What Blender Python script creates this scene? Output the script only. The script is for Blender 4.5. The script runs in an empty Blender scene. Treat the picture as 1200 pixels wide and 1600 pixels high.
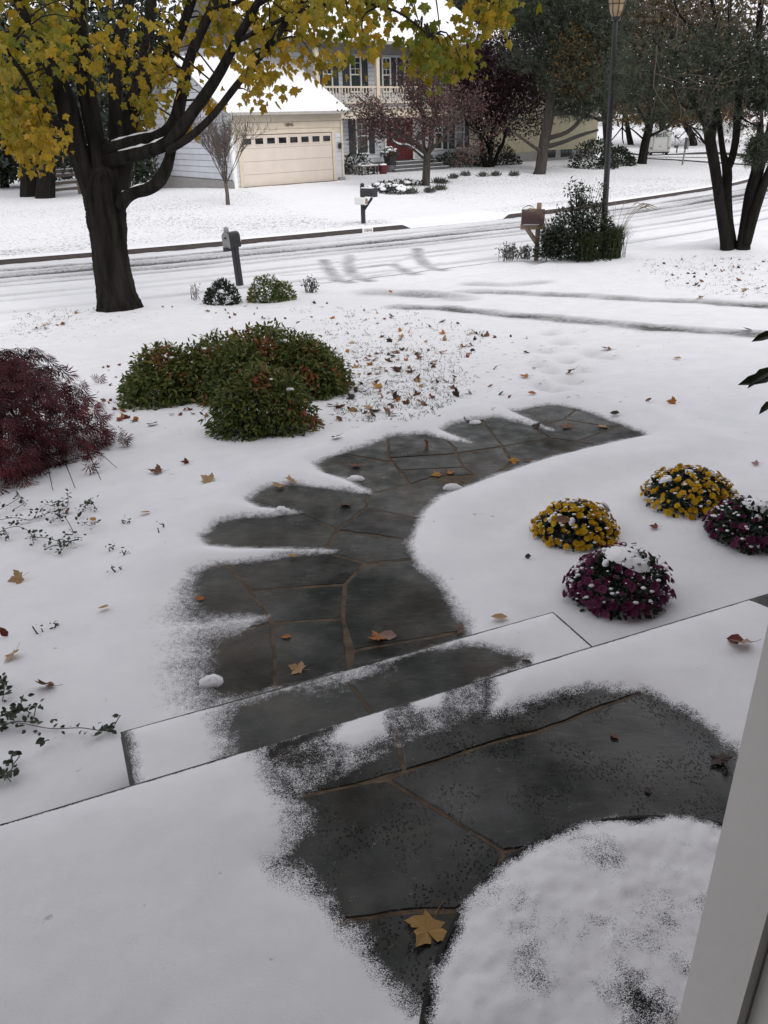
import bpy, math, random
import numpy as np
from mathutils import Vector, Matrix

# ------------------------------------------------------------------ camera, world, sun, exposure
S = bpy.context.scene
COL = S.collection
F = 1245.0
TILT, ROLL, H = math.radians(26.2), math.radians(1.5), 1.75
EYE = np.array([0, 0, H])
_f = np.array([0, math.cos(TILT), -math.sin(TILT)])
_r0 = np.array([1.0, 0, 0])
_u0 = np.cross(_r0, _f)
_r = _r0 * math.cos(ROLL) - _u0 * math.sin(ROLL)
_u = _u0 * math.cos(ROLL) + _r0 * math.sin(ROLL)
cam = bpy.data.cameras.new("camera")
cam.sensor_fit = 'VERTICAL'
cam.sensor_height = 32
cam.lens = 32 * F / 1600
cam.clip_start = 0.05
cam.clip_end = 1000
cam_o = bpy.data.objects.new("camera", cam)
COL.objects.link(cam_o)
m = Matrix.Identity(4)
for i in range(3):
    m[i][0], m[i][1], m[i][2], m[i][3] = _r[i], _u[i], -_f[i], EYE[i]
cam_o.matrix_world = m
S.camera = cam_o

SUN_EL, SUN_AZ = math.radians(40), math.radians(152)      # azimuth from +Y towards +X
W = bpy.data.worlds.new("World")
S.world = W
W.use_nodes = True
wt = W.node_tree
sky = wt.nodes.new("ShaderNodeTexSky")
sky.sky_type = 'NISHITA'
sky.sun_disc = False
sky.sun_elevation = SUN_EL
sky.sun_rotation = SUN_AZ
sky.air_density = 1.0
sky.dust_density = 2.0
sky.ozone_density = 1.0
hsv = wt.nodes.new("ShaderNodeHueSaturation")
hsv.inputs['Saturation'].default_value = 0.12
wt.links.new(sky.outputs[0], hsv.inputs['Color'])
ovc = wt.nodes.new("ShaderNodeMix")          # cloud deck: the sky evened out towards one pale grey
ovc.data_type = 'RGBA'
ovc.inputs[0].default_value = 0.7
ovc.inputs[7].default_value = (7.6, 7.55, 7.9, 1)
wt.links.new(hsv.outputs[0], ovc.inputs[6])
bg = wt.nodes["Background"]
wt.links.new(ovc.outputs[2], bg.inputs[0])
bg.inputs[1].default_value = 0.14
sun = bpy.data.lights.new("sun", 'SUN')
sun.energy = 1.5
sun.angle = math.radians(38)
sun.color = (1, .97, .93)
sun_o = bpy.data.objects.new("sun", sun)
COL.objects.link(sun_o)
sd_ = Vector((math.sin(SUN_AZ) * math.cos(SUN_EL), math.cos(SUN_AZ) * math.cos(SUN_EL), math.sin(SUN_EL)))
sun_o.rotation_euler = sd_.to_track_quat('Z', 'Y').to_euler()
S.view_settings.view_transform = 'Standard'
S.view_settings.look = 'None'
S.view_settings.exposure = 0.06
S.view_settings.gamma = 1
S.view_settings.use_curve_mapping = False
S.render.engine = 'CYCLES'
S.cycles.use_denoising = True
S.cycles.max_bounces = 6
S.cycles.transparent_max_bounces = 12
S.cycles.use_adaptive_sampling = True

# ------------------------------------------------------------------ helpers
def ray(px, py):
    d = _f * F + _r * (px - 600) + _u * (800 - py)
    return d / np.linalg.norm(d)
def hit(px, py, z):
    d = ray(px, py)
    return EYE + d * ((z - H) / d[2])
def P(px, py, Y):
    d = ray(px, py)
    return EYE + d * (Y / d[1])
def ss(a, b, x):
    t = np.clip((np.asarray(x, float) - a) / (b - a), 0, 1)
    return t * t * (3 - 2 * t)
_rs = np.random.RandomState(7)
_tab = _rs.rand(256, 256)
def vn(x, y, s=1.0, o=0):
    x = np.asarray(x, float) * s + 17.3 * o; y = np.asarray(y, float) * s + 9.7 * o
    xi = np.floor(x).astype(int); yi = np.floor(y).astype(int)
    fx = x - xi; fy = y - yi
    fx = fx * fx * (3 - 2 * fx); fy = fy * fy * (3 - 2 * fy)
    a = _tab[xi & 255, yi & 255]; b = _tab[(xi + 1) & 255, yi & 255]
    c = _tab[xi & 255, (yi + 1) & 255]; d = _tab[(xi + 1) & 255, (yi + 1) & 255]
    return (a * (1 - fx) + b * fx) * (1 - fy) + (c * (1 - fx) + d * fx) * fy
def fbm(x, y, s, o=0, n=3):
    r = 0; a = .5
    for k in range(n):
        r = r + a * vn(x, y, s * 2 ** k, o + k); a *= .5
    return r / (1 - .5 ** n)
def catmull(pts, n=8):
    p = np.array(pts, float); p = np.vstack([2 * p[0] - p[1], p, 2 * p[-1] - p[-2]])
    out = []
    for i in range(1, len(p) - 2):
        for t in np.linspace(0, 1, n, endpoint=False):
            a, b, c, d = p[i - 1], p[i], p[i + 1], p[i + 2]
            out.append(.5 * ((2 * b) + (-a + c) * t + (2 * a - 5 * b + 4 * c - d) * t * t + (-a + 3 * b - 3 * c + d) * t ** 3))
    out.append(p[-2])
    return np.array(out)
def pl_dist(x, y, pl, signed=False):
    best = np.full(np.shape(x), 1e9); sg = np.ones(np.shape(x))
    for a, b in zip(pl[:-1], pl[1:]):
        d = b - a; L = d @ d
        t = np.clip(((x - a[0]) * d[0] + (y - a[1]) * d[1]) / L, 0, 1)
        ex = x - a[0] - t * d[0]; ey = y - a[1] - t * d[1]
        q = ex * ex + ey * ey
        m_ = q < best
        best = np.where(m_, q, best)
        if signed:
            sg = np.where(m_, np.sign(d[0] * ey - d[1] * ex + 1e-12), sg)
    return np.sqrt(best) * (sg if signed else 1)
def poly_sd(x, y, poly):
    """signed distance, positive outside"""
    best = np.full(np.shape(x), 1e9); ins = np.zeros(np.shape(x), bool)
    n = len(poly)
    for i in range(n):
        a = poly[i]; b = poly[(i + 1) % n]
        d = b - a; L = max(d @ d, 1e-12)
        t = np.clip(((x - a[0]) * d[0] + (y - a[1]) * d[1]) / L, 0, 1)
        q = (x - a[0] - t * d[0]) ** 2 + (y - a[1] - t * d[1]) ** 2
        best = np.minimum(best, q)
        if a[1] != b[1]:
            c = ((a[1] > y) != (b[1] > y)) & (x < (b[0] - a[0]) * (y - a[1]) / (b[1] - a[1]) + a[0])
            ins ^= c
    return np.sqrt(best) * np.where(ins, -1, 1)

def mesh_np(name, V, Fc, attrs=None, smooth=False):
    me = bpy.data.meshes.new(name)
    V = np.asarray(V, np.float32); Fc = np.asarray(Fc, np.int32)
    k = Fc.shape[1]
    me.vertices.add(len(V)); me.vertices.foreach_set("co", V.ravel())
    me.loops.add(Fc.size); me.loops.foreach_set("vertex_index", Fc.ravel())
    me.polygons.add(len(Fc)); me.polygons.foreach_set("loop_start", np.arange(0, Fc.size, k, dtype=np.int32))
    me.polygons.foreach_set("use_smooth", np.full(len(Fc), bool(smooth)))
    for n_, v in (attrs or {}).items():
        at_ = me.attributes.new(n_, 'FLOAT', 'POINT'); at_.data.foreach_set("value", np.asarray(v, np.float32))
    me.update(); me.validate()
    return me
def link(name, me, parent=None, kind=None):
    o = bpy.data.objects.new(name, me); COL.objects.link(o)
    if parent is not None: o.parent = parent
    if kind: o['kind'] = kind
    return o
def thing(name, label, cat, loc=(0, 0, 0), rotz=0, group=None):
    o = bpy.data.objects.new(name, None); COL.objects.link(o)
    o.location = [float(v) for v in loc]; o.rotation_euler = (0, 0, rotz); o['label'] = label; o['category'] = cat
    if group: o['group'] = group
    return o
def tag(o, label, cat, group=None):
    o['label'] = label; o['category'] = cat
    if group: o['group'] = group
    return o
def copyobj(o, parent=None):
    c = o.copy(); COL.objects.link(c)
    if parent is not None: c.parent = parent
    return c

class MB:
    """collects shapes; build() links them as ONE mesh object"""
    def __init__(s): s.V = []; s.F = []; s.R = []; s.n = 0
    def add(s, V, Fc, rnd=0.5):
        V = np.asarray(V, float); s.V.append(V); s.F.append(np.asarray(Fc, int) + s.n)
        s.R.append(np.broadcast_to(np.asarray(rnd, float), (len(V),))); s.n += len(V); return s
    def box(s, c, sz, ax=None, rnd=.5):
        h = np.array(sz, float) / 2
        v = np.array([[i, j, k] for i in (-1, 1) for j in (-1, 1) for k in (-1, 1)], float) * h
        if ax is not None: v = v @ np.array(ax, float)
        f = [(0, 1, 3), (0, 3, 2), (4, 6, 7), (4, 7, 5), (0, 4, 5), (0, 5, 1), (2, 3, 7), (2, 7, 6), (0, 2, 6), (0, 6, 4), (1, 5, 7), (1, 7, 3)]
        return s.add(v + np.array(c, float), f, rnd)
    def bbox(s, c, sz, b=.01, ax=None):
        """box with chamfered vertical+top edges"""
        x, y, z = np.array(sz, float) / 2
        def ring(i, zz): return [(-x + i, -y, zz), (x - i, -y, zz), (x, -y + i, zz), (x, y - i, zz), (x - i, y, zz), (-x + i, y, zz), (-x, y - i, zz), (-x, -y + i, zz)]
        def ins(r, d): return [(p[0] * (1 - d / x), p[1] * (1 - d / y), p[2]) for p in r]
        rings = [ins(ring(b, -z), b), ring(b, -z + b), ring(b, z - b), ins(ring(b, z), b)]
        v = np.array(sum(rings, []), float); f = []
        for q in range(3):
            for i in range(8):
                j = (i + 1) % 8; a = q * 8
                f += [(a + i, a + j, a + 8 + j), (a + i, a + 8 + j, a + 8 + i)]
        for i in range(1, 7): f += [(0, i + 1, i), (24, 24 + i, 25 + i)]
        if ax is not None: v = v @ np.array(ax, float)
        return s.add(v + np.array(c, float), f)
    def tube(s, pts, rad, k=6, rnd=.5, cap=True, jit=0, rs=None):
        pts = np.asarray(pts, float); n = len(pts); rad = np.broadcast_to(np.asarray(rad, float), (n,))
        T = np.gradient(pts, axis=0); T /= np.linalg.norm(T, axis=1)[:, None] + 1e-12
        up = np.array([0, 0, 1.0]) if abs(T[0][2]) < .9 else np.array([1.0, 0, 0])
        A = np.cross(T, up); A /= np.linalg.norm(A, axis=1)[:, None] + 1e-9
        B = np.cross(T, A)
        th = np.linspace(0, 2 * np.pi, k, endpoint=False)
        rr = rad[:, None] * np.ones((n, k))
        if jit:        # ridged bark: column ridges that drift along the limb
            base = rs.rand(max(2, n // 5 + 2), k); ti = np.linspace(0, len(base) - 1.001, n); i0 = ti.astype(int); fr = (ti - i0)[:, None]
            rr = rr * (1 + jit * (base[i0] * (1 - fr) + base[i0 + 1] * fr - .5) + jit * .35 * (rs.rand(n, k) - .5))
        V = pts[:, None] + rr[..., None] * (np.cos(th)[None, :, None] * A[:, None] + np.sin(th)[None, :, None] * B[:, None])
        V = V.reshape(-1, 3)
        i = np.arange(n - 1)[:, None] * k; j = np.arange(k)[None]; j2 = (j + 1) % k
        a = (i + j).ravel(); b = (i + j2).ravel(); c = (i + k + j2).ravel(); d = (i + k + j).ravel()
        Fc = np.vstack([np.stack([a, c, b], 1), np.stack([a, d, c], 1)])
        if cap:
            V = np.vstack([V, pts[:1], pts[-1:]]); q = n * k
            jj = np.arange(k); e = (n - 1) * k
            Fc = np.vstack([Fc, np.stack([np.full(k, q), jj, (jj + 1) % k], 1), np.stack([np.full(k, q + 1), e + (jj + 1) % k, e + jj], 1)])
        return s.add(V, Fc, rnd)
    def lathe(s, c, prof, k=12, rnd=.5):
        """prof: list of (r, z)"""
        pr = np.array(prof, float); n = len(pr)
        th = np.linspace(0, 2 * np.pi, k, endpoint=False)
        V = np.stack([pr[:, 0][:, None] * np.cos(th), pr[:, 0][:, None] * np.sin(th), np.repeat(pr[:, 1][:, None], k, 1)], -1).reshape(-1, 3) + np.array(c, float)
        f = []
        for i in range(n - 1):
            for j in range(k):
                a = i * k + j; b = i * k + (j + 1) % k
                f += [(a, b, b + k), (a, b + k, a + k)]
        return s.add(V, f, rnd)
    def prism(s, poly, axis_o, ux, uy, uz, d):
        """extrude 2D poly (in ux,uy) along uz by d from axis_o; convex-ish"""
        poly = np.array(poly, float); n = len(poly)
        o = np.array(axis_o, float); ux, uy, uz = (np.array(q, float) for q in (ux, uy, uz))
        b = o + poly[:, :1] * ux + poly[:, 1:] * uy
        V = np.vstack([b, b + uz * d]); f = []
        for i in range(n):
            j = (i + 1) % n; f += [(i, j, n + j), (i, n + j, n + i)]
        for i in range(1, n - 1): f += [(0, i + 1, i), (n, n + i, n + i + 1)]
        return s.add(V, f)
    def mesh(s, name, off=(0, 0, 0), smooth=False):
        V = np.vstack(s.V) - np.array(off, float)
        return mesh_np(name, V, np.vstack(s.F), {'rnd': np.concatenate(s.R)}, smooth)
    def build(s, name, mat, parent=None, world=True, smooth=False, loc=None):
        off = np.array(parent.location) if (parent is not None and world and parent.parent is None) else np.zeros(3)
        if parent is not None and world and parent.parent is not None: off = np.array(parent.parent.location) + np.array(parent.location)
        if loc is not None: off = np.array(loc, float)
        me = s.mesh(name, off, smooth); me.materials.append(mat)
        o = link(name, me, parent)
        if loc is not None: o.location = [float(v) for v in loc]
        return o

def rotmats(tip, nrm):
    """columns: x, y(tip), z(normal)"""
    y = tip / (np.linalg.norm(tip, axis=1)[:, None] + 1e-9)
    x = np.cross(y, nrm); x /= np.linalg.norm(x, axis=1)[:, None] + 1e-9
    z = np.cross(x, y)
    return np.stack([x, y, z], 2)
def cloud(tv, tf, pos, R, size):
    """copies of a template leaf as arrays (V, F)"""
    n = len(pos); tv = np.asarray(tv, float); tf = np.asarray(tf, int)
    V = pos[:, None] + np.asarray(size)[:, None, None] * np.einsum('nij,vj->nvi', R, tv)
    Fc = (np.arange(n)[:, None, None] * len(tv) + tf[None]).reshape(-1, 3)
    return V.reshape(-1, 3), Fc
_h = [(0, .06), (.30, -.04), (.27, .14), (.46, .22), (.60, .50), (.42, .50), (.36, .58), (.19, .50), (.25, .70), (.13, .78), (0, 1.05)]
_o = _h + [(-x, y) for x, y in _h[-2:0:-1]]
MAPLE_V = np.array([(0, .42, 0)] + [(x, y, -.35 * abs(x) ** 1.5 - .12 * (y - .4) ** 2) for x, y in _o])
MAPLE_F = np.array([(0, i + 1, (i + 1) % len(_o) + 1) for i in range(len(_o))])
LEAF_V = np.array([(0, 0, 0), (.2, .35, .07), (.16, .7, .03), (0, 1, -.08), (-.16, .7, .03), (-.2, .35, .07), (0, .5, -.02)])
LEAF_F = np.array([(0, 1, 6), (1, 2, 6), (2, 3, 6), (3, 4, 6), (4, 5, 6), (5, 0, 6)])
SMALL_V = np.array([(0, 0, 0), (.25, .5, .06), (0, 1, 0), (-.25, .5, .06)])
SMALL_F = np.array([(0, 1, 2), (0, 2, 3)])
def rdir(rs, n):
    v = rs.normal(size=(n, 3)); return v / np.linalg.norm(v, axis=1)[:, None]

# ------------------------------------------------------------------ materials
def newmat(name):
    m_ = bpy.data.materials.new(name); m_.use_nodes = True
    nt = m_.node_tree
    return m_, nt, nt.nodes["Principled BSDF"]
def N(nt, t, **kw):
    n = nt.nodes.new(t)
    for k, v in kw.items():
        if k in n.inputs: n.inputs[k].default_value = v
        else: setattr(n, k, v)
    return n
def L(nt, a, b): nt.links.new(a, b)
def pm(name, col, rough=.6, vary=.25, ns=8, bump=.15, bs=40, metal=0, spec=.4, stretch=None, col2=None, objvar=0, coat=0):
    m_, nt, b = newmat(name)
    tc = N(nt, "ShaderNodeTexCoord")
    src = tc.outputs['Object']
    if stretch:
        mp = N(nt, "ShaderNodeMapping"); mp.inputs['Scale'].default_value = stretch
        L(nt, src, mp.inputs[0]); src = mp.outputs[0]
    n1 = N(nt, "ShaderNodeTexNoise"); n1.inputs['Scale'].default_value = ns; n1.inputs['Detail'].default_value = 5
    L(nt, src, n1.inputs['Vector'])
    r = N(nt, "ShaderNodeValToRGB")
    c = np.array(col); d = np.array(col2) if col2 else c * (1 - vary)
    r.color_ramp.elements[0].position = .3; r.color_ramp.elements[1].position = .7
    r.color_ramp.elements[0].color = (*d, 1); r.color_ramp.elements[1].color = (*np.clip(c * (1 + .3 * vary), 0, 1), 1)
    L(nt, n1.outputs['Fac'], r.inputs[0])
    out = r.outputs[0]
    if objvar:
        oi = N(nt, "ShaderNodeObjectInfo"); hs = N(nt, "ShaderNodeHueSaturation")
        mr = N(nt, "ShaderNodeMapRange"); mr.inputs[3].default_value = 1 - objvar; mr.inputs[4].default_value = 1 + objvar
        L(nt, oi.outputs['Random'], mr.inputs[0]); L(nt, mr.outputs[0], hs.inputs['Value']); L(nt, out, hs.inputs['Color']); out = hs.outputs[0]
    L(nt, out, b.inputs['Base Color'])
    b.inputs['Roughness'].default_value = rough; b.inputs['Metallic'].default_value = metal
    b.inputs['Specular IOR Level'].default_value = spec
    if bump:
        n2 = N(nt, "ShaderNodeTexNoise"); n2.inputs['Scale'].default_value = bs; n2.inputs['Detail'].default_value = 6
        L(nt, src, n2.inputs['Vector'])
        bp = N(nt, "ShaderNodeBump"); bp.inputs['Strength'].default_value = bump; bp.inputs['Distance'].default_value = .06 if 'bark' in name else .02
        L(nt, n2.outputs['Fac'], bp.inputs['Height']); L(nt, bp.outputs[0], b.inputs['Normal'])
    return m_
def lm(name, cols, rough=.55, trans=.25, spec=.3):
    """leaf material: colour picked by the per-leaf attribute rnd"""
    m_, nt, b = newmat(name)
    a = N(nt, "ShaderNodeAttribute"); a.attribute_name = 'rnd'
    r = N(nt, "ShaderNodeValToRGB"); r.color_ramp.interpolation = 'LINEAR'
    el = r.color_ramp.elements
    n = len(cols)
    while len(el) < n: el.new(.5)
    for i, c in enumerate(cols): el[i].position = i / max(1, n - 1); el[i].color = (*c, 1)
    L(nt, a.outputs['Fac'], r.inputs[0])
    tc = N(nt, "ShaderNodeTexCoord"); n1 = N(nt, "ShaderNodeTexNoise"); n1.inputs['Scale'].default_value = 60
    L(nt, tc.outputs['Object'], n1.inputs['Vector'])
    mx = N(nt, "ShaderNodeMix"); mx.data_type = 'RGBA'; mx.blend_type = 'MULTIPLY'
    mr = N(nt, "ShaderNodeMapRange"); mr.inputs[1].default_value = .4; mr.inputs[2].default_value = .7
    L(nt, n1.outputs['Fac'], mr.inputs[0]); L(nt, mr.outputs[0], mx.inputs[0])
    L(nt, r.outputs[0], mx.inputs[6]); mx.inputs[7].default_value = (.62, .58, .55, 1)
    L(nt, mx.outputs[2], b.inputs['Base Color'])
    b.inputs['Roughness'].default_value = rough; b.inputs['Specular IOR Level'].default_value = spec
    if trans:
        t = N(nt, "ShaderNodeBsdfTranslucent"); L(nt, mx.outputs[2], t.inputs[0])
        ms = N(nt, "ShaderNodeMixShader"); ms.inputs[0].default_value = trans
        L(nt, b.outputs[0], ms.inputs[1]); L(nt, t.outputs[0], ms.inputs[2])
        L(nt, ms.outputs[0], nt.nodes["Material Output"].inputs[0])
    return m_
def snow_mat(name, attrs=True, grain=620):
    m_, nt, b = newmat(name)
    tc = N(nt, "ShaderNodeTexCoord"); src = tc.outputs['Object']
    nv = N(nt, "ShaderNodeTexNoise"); nv.inputs['Scale'].default_value = 3.5; nv.inputs['Detail'].default_value = 8; nv.inputs['Roughness'].default_value = .7
    L(nt, src, nv.inputs['Vector'])
    rv = N(nt, "ShaderNodeValToRGB"); rv.color_ramp.elements[0].position = .3; rv.color_ramp.elements[1].position = .7
    rv.color_ramp.elements[0].color = (.745, .755, .785, 1); rv.color_ramp.elements[1].color = (.835, .84, .865, 1); L(nt, nv.outputs['Fac'], rv.inputs[0])
    out = rv.outputs[0]
    if attrs:
        a = N(nt, "ShaderNodeAttribute"); a.attribute_name = 'slush'
        n0 = N(nt, "ShaderNodeTexNoise"); n0.inputs['Scale'].default_value = 14; n0.inputs['Detail'].default_value = 6
        L(nt, src, n0.inputs['Vector'])
        mm = N(nt, "ShaderNodeMath", operation='MULTIPLY_ADD'); L(nt, n0.outputs['Fac'], mm.inputs[0]); mm.inputs[1].default_value = 1.6; mm.inputs[2].default_value = .35
        mu = N(nt, "ShaderNodeMath", operation='MULTIPLY', use_clamp=True); L(nt, a.outputs['Fac'], mu.inputs[0]); L(nt, mm.outputs[0], mu.inputs[1])
        mx = N(nt, "ShaderNodeMix"); mx.data_type = 'RGBA'; L(nt, mu.outputs[0], mx.inputs[0]); L(nt, out, mx.inputs[6]); mx.inputs[7].default_value = (.10, .098, .098, 1)
        out = mx.outputs[2]
        a2 = N(nt, "ShaderNodeAttribute"); a2.attribute_name = 'speck'
        n3 = N(nt, "ShaderNodeTexNoise"); n3.inputs['Scale'].default_value = 11; n3.inputs['Detail'].default_value = 8; n3.inputs['Roughness'].default_value = .75
        L(nt, src, n3.inputs['Vector'])
        ad = N(nt, "ShaderNodeMath", operation='MULTIPLY_ADD'); L(nt, a2.outputs['Fac'], ad.inputs[0]); ad.inputs[1].default_value = .30; L(nt, n3.outputs['Fac'], ad.inputs[2])
        mr = N(nt, "ShaderNodeMapRange"); mr.inputs[1].default_value = .66; mr.inputs[2].default_value = .74
        L(nt, ad.outputs[0], mr.inputs[0])
        mx2 = N(nt, "ShaderNodeMix"); mx2.data_type = 'RGBA'; L(nt, mr.outputs[0], mx2.inputs[0]); L(nt, out, mx2.inputs[6]); mx2.inputs[7].default_value = (.13, .125, .08, 1)
        out = mx2.outputs[2]
    L(nt, out, b.inputs['Base Color'])
    b.inputs['Roughness'].default_value = .75; b.inputs['Specular IOR Level'].default_value = .15
    n2 = N(nt, "ShaderNodeTexNoise"); n2.inputs['Scale'].default_value = 150; n2.inputs['Detail'].default_value = 7; n2.inputs['Roughness'].default_value = .8
    L(nt, src, n2.inputs['Vector'])
    bp = N(nt, "ShaderNodeBump"); bp.inputs['Strength'].default_value = .42; bp.inputs['Distance'].default_value = .005
    L(nt, n2.outputs['Fac'], bp.inputs['Height']); L(nt, bp.outputs[0], b.inputs['Normal'])
    if attrs:      # thin snow breaks up into grains where its cover falls under 1
        c = N(nt, "ShaderNodeAttribute"); c.attribute_name = 'cov'
        v = N(nt, "ShaderNodeTexVoronoi"); v.inputs['Scale'].default_value = grain
        L(nt, src, v.inputs['Vector'])
        sp = N(nt, "ShaderNodeSeparateColor"); L(nt, v.outputs['Color'], sp.inputs[0])
        n4 = N(nt, "ShaderNodeTexNoise"); n4.inputs['Scale'].default_value = 35; n4.inputs['Detail'].default_value = 4
        L(nt, src, n4.inputs['Vector'])
        mr4 = N(nt, "ShaderNodeMapRange"); mr4.inputs[1].default_value = .25; mr4.inputs[2].default_value = .75
        L(nt, n4.outputs['Fac'], mr4.inputs[0])
        mxx = N(nt, "ShaderNodeMix"); mxx.inputs[0].default_value = .32; L(nt, sp.outputs[0], mxx.inputs[2]); L(nt, mr4.outputs[0], mxx.inputs[3])
        sb = N(nt, "ShaderNodeMath", operation='SUBTRACT'); L(nt, c.outputs['Fac'], sb.inputs[0]); L(nt, mxx.outputs[0], sb.inputs[1])
        gt = N(nt, "ShaderNodeMapRange"); gt.inputs[1].default_value = -.13; gt.inputs[2].default_value = .16; L(nt, sb.outputs[0], gt.inputs[0])
        tr = N(nt, "ShaderNodeBsdfTransparent"); ms = N(nt, "ShaderNodeMixShader")
        L(nt, gt.outputs[0], ms.inputs[0]); L(nt, tr.outputs[0], ms.inputs[1]); L(nt, b.outputs[0], ms.inputs[2])
        L(nt, ms.outputs[0], nt.nodes["Material Output"].inputs[0])
    return m_
def stone_mat(name, wet=.24, drops=False):
    m_, nt, b = newmat(name)
    tc = N(nt, "ShaderNodeTexCoord"); src = tc.outputs['Object']
    oi = N(nt, "ShaderNodeObjectInfo")
    n1 = N(nt, "ShaderNodeTexNoise"); n1.inputs['Scale'].default_value = 5; n1.inputs['Detail'].default_value = 7; n1.inputs['Roughness'].default_value = .65
    L(nt, src, n1.inputs['Vector'])
    r = N(nt, "ShaderNodeValToRGB"); el = r.color_ramp.elements
    el[0].position = .3; el[0].color = (.008, .010, .0095, 1); el[1].position = .72; el[1].color = (.048, .046, .038, 1)
    e = el.new(.5); e.color = (.021, .023, .0215, 1)
    L(nt, n1.outputs['Fac'], r.inputs[0])
    hs = N(nt, "ShaderNodeHueSaturation"); mr = N(nt, "ShaderNodeMapRange"); mr.inputs[3].default_value = .45; mr.inputs[4].default_value = 1.9
    if drops: mr.inputs[3].default_value = .4; mr.inputs[4].default_value = 1.1
    L(nt, oi.outputs['Random'], mr.inputs[0]); L(nt, mr.outputs[0], hs.inputs['Value']); L(nt, r.outputs[0], hs.inputs['Color'])
    # rusty tint patches
    n5 = N(nt, "ShaderNodeTexNoise"); n5.inputs['Scale'].default_value = 2.2; n5.inputs['Detail'].default_value = 3; L(nt, src, n5.inputs['Vector'])
    m5 = N(nt, "ShaderNodeMapRange"); m5.inputs[1].default_value = .5; m5.inputs[2].default_value = .75; m5.inputs[4].default_value = .5
    L(nt, n5.outputs['Fac'], m5.inputs[0])
    mx = N(nt, "ShaderNodeMix"); mx.data_type = 'RGBA'; L(nt, m5.outputs[0], mx.inputs[0]); L(nt, hs.outputs[0], mx.inputs[6]); mx.inputs[7].default_value = (.050, .034, .020, 1)
    L(nt, mx.outputs[2], b.inputs['Base Color'])
    n3 = N(nt, "ShaderNodeTexNoise"); n3.inputs['Scale'].default_value = 9; n3.inputs['Detail'].default_value = 4; L(nt, src, n3.inputs['Vector'])
    rr = N(nt, "ShaderNodeMapRange"); rr.inputs[1].default_value = .35; rr.inputs[2].default_value = .65; rr.inputs[3].default_value = wet; rr.inputs[4].default_value = wet + (.2 if drops else .34)
    L(nt, n3.outputs['Fac'], rr.inputs[0]); L(nt, rr.outputs[0], b.inputs['Roughness'])
    n7 = N(nt, "ShaderNodeTexNoise"); n7.inputs['Scale'].default_value = 1.7; n7.inputs['Detail'].default_value = 6; n7.inputs['Roughness'].default_value = .6; L(nt, src, n7.inputs['Vector'])
    m7 = N(nt, "ShaderNodeMapRange"); m7.inputs[1].default_value = .38; m7.inputs[2].default_value = .64; m7.inputs[3].default_value = .08; m7.inputs[4].default_value = .62
    L(nt, n7.outputs['Fac'], m7.inputs[0]); L(nt, m7.outputs[0], b.inputs['Specular IOR Level'])
    mp = N(nt, "ShaderNodeMapping"); mp.inputs['Rotation'].default_value = (0, 0, .5); mp.inputs['Scale'].default_value = (1, 2.6, 1); L(nt, src, mp.inputs[0])
    n2 = N(nt, "ShaderNodeTexNoise"); n2.inputs['Scale'].default_value = 11; n2.inputs['Detail'].default_value = 9; n2.inputs['Roughness'].default_value = .62; n2.inputs['Distortion'].default_value = .6
    L(nt, mp.outputs[0], n2.inputs['Vector'])
    bp = N(nt, "ShaderNodeBump"); bp.inputs['Strength'].default_value = .55; bp.inputs['Distance'].default_value = .012
    L(nt, n2.outputs['Fac'], bp.inputs['Height'])
    if drops:          # beads of melt water
        bp.inputs['Strength'].default_value = .25
        v = N(nt, "ShaderNodeTexVoronoi"); v.inputs['Scale'].default_value = 95; L(nt, src, v.inputs['Vector'])
        mv = N(nt, "ShaderNodeMapRange"); mv.inputs[1].default_value = .12; mv.inputs[2].default_value = .38; mv.inputs[3].default_value = 1; mv.inputs[4].default_value = 0
        L(nt, v.outputs['Distance'], mv.inputs[0])
        nm = N(nt, "ShaderNodeTexNoise"); nm.inputs['Scale'].default_value = 6; nm.inputs['Detail'].default_value = 3; L(nt, src, nm.inputs['Vector'])
        mn = N(nt, "ShaderNodeMapRange"); mn.inputs[1].default_value = .45; mn.inputs[2].default_value = .6; L(nt, nm.outputs['Fac'], mn.inputs[0])
        mu = N(nt, "ShaderNodeMath", operation='MULTIPLY'); L(nt, mv.outputs[0], mu.inputs[0]); L(nt, mn.outputs[0], mu.inputs[1])
        b2 = N(nt, "ShaderNodeBump"); b2.inputs['Strength'].default_value = .9; b2.inputs['Distance'].default_value = .006
        L(nt, mu.outputs[0], b2.inputs['Height']); L(nt, bp.outputs[0], b2.inputs['Normal']); L(nt, b2.outputs[0], b.inputs['Normal'])
    else:
        L(nt, bp.outputs[0], b.inputs['Normal'])
    return m_
def glass_mat(name, col=(.03, .035, .04)):
    return pm(name, col, .08, .3, 3, 0, spec=.6)

M = {}
M['snow'] = snow_mat('snow_ground'); M['snowp'] = snow_mat('snow_clean', False)
M['stone'] = stone_mat('wet_bluestone'); M['mortar'] = pm('brown_mortar', (.105, .074, .046), .8, .6, 18, .5, 120)
M['stonewet'] = stone_mat('soaked_bluestone', .05, True)
M['bark'] = pm('maple_bark', (.020, .017, .014), .95, .5, 9, 1.0, 12, spec=.15, stretch=(1, 1, .14), col2=(.003, .003, .003))
M['bark2'] = pm('grey_bark', (.050, .043, .037), .95, .45, 9, .7, 18, stretch=(1, 1, .3))
M['bark3'] = pm('dark_bark', (.016, .014, .012), .95, .5, 9, .7, 18, spec=.15, stretch=(1, 1, .3))
M['twig'] = pm('twig', (.10, .08, .07), .9, .3, 9, 0)
M['maple'] = lm('maple_leaf', [(.040, .075, .008), (.11, .13, .008), (.23, .18, .009), (.37, .225, .010), (.38, .16, .012)], .5, .35)
M['laceleaf'] = lm('laceleaf', [(.036, .005, .009), (.085, .011, .017), (.16, .020, .026)], .5, .2)
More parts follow.
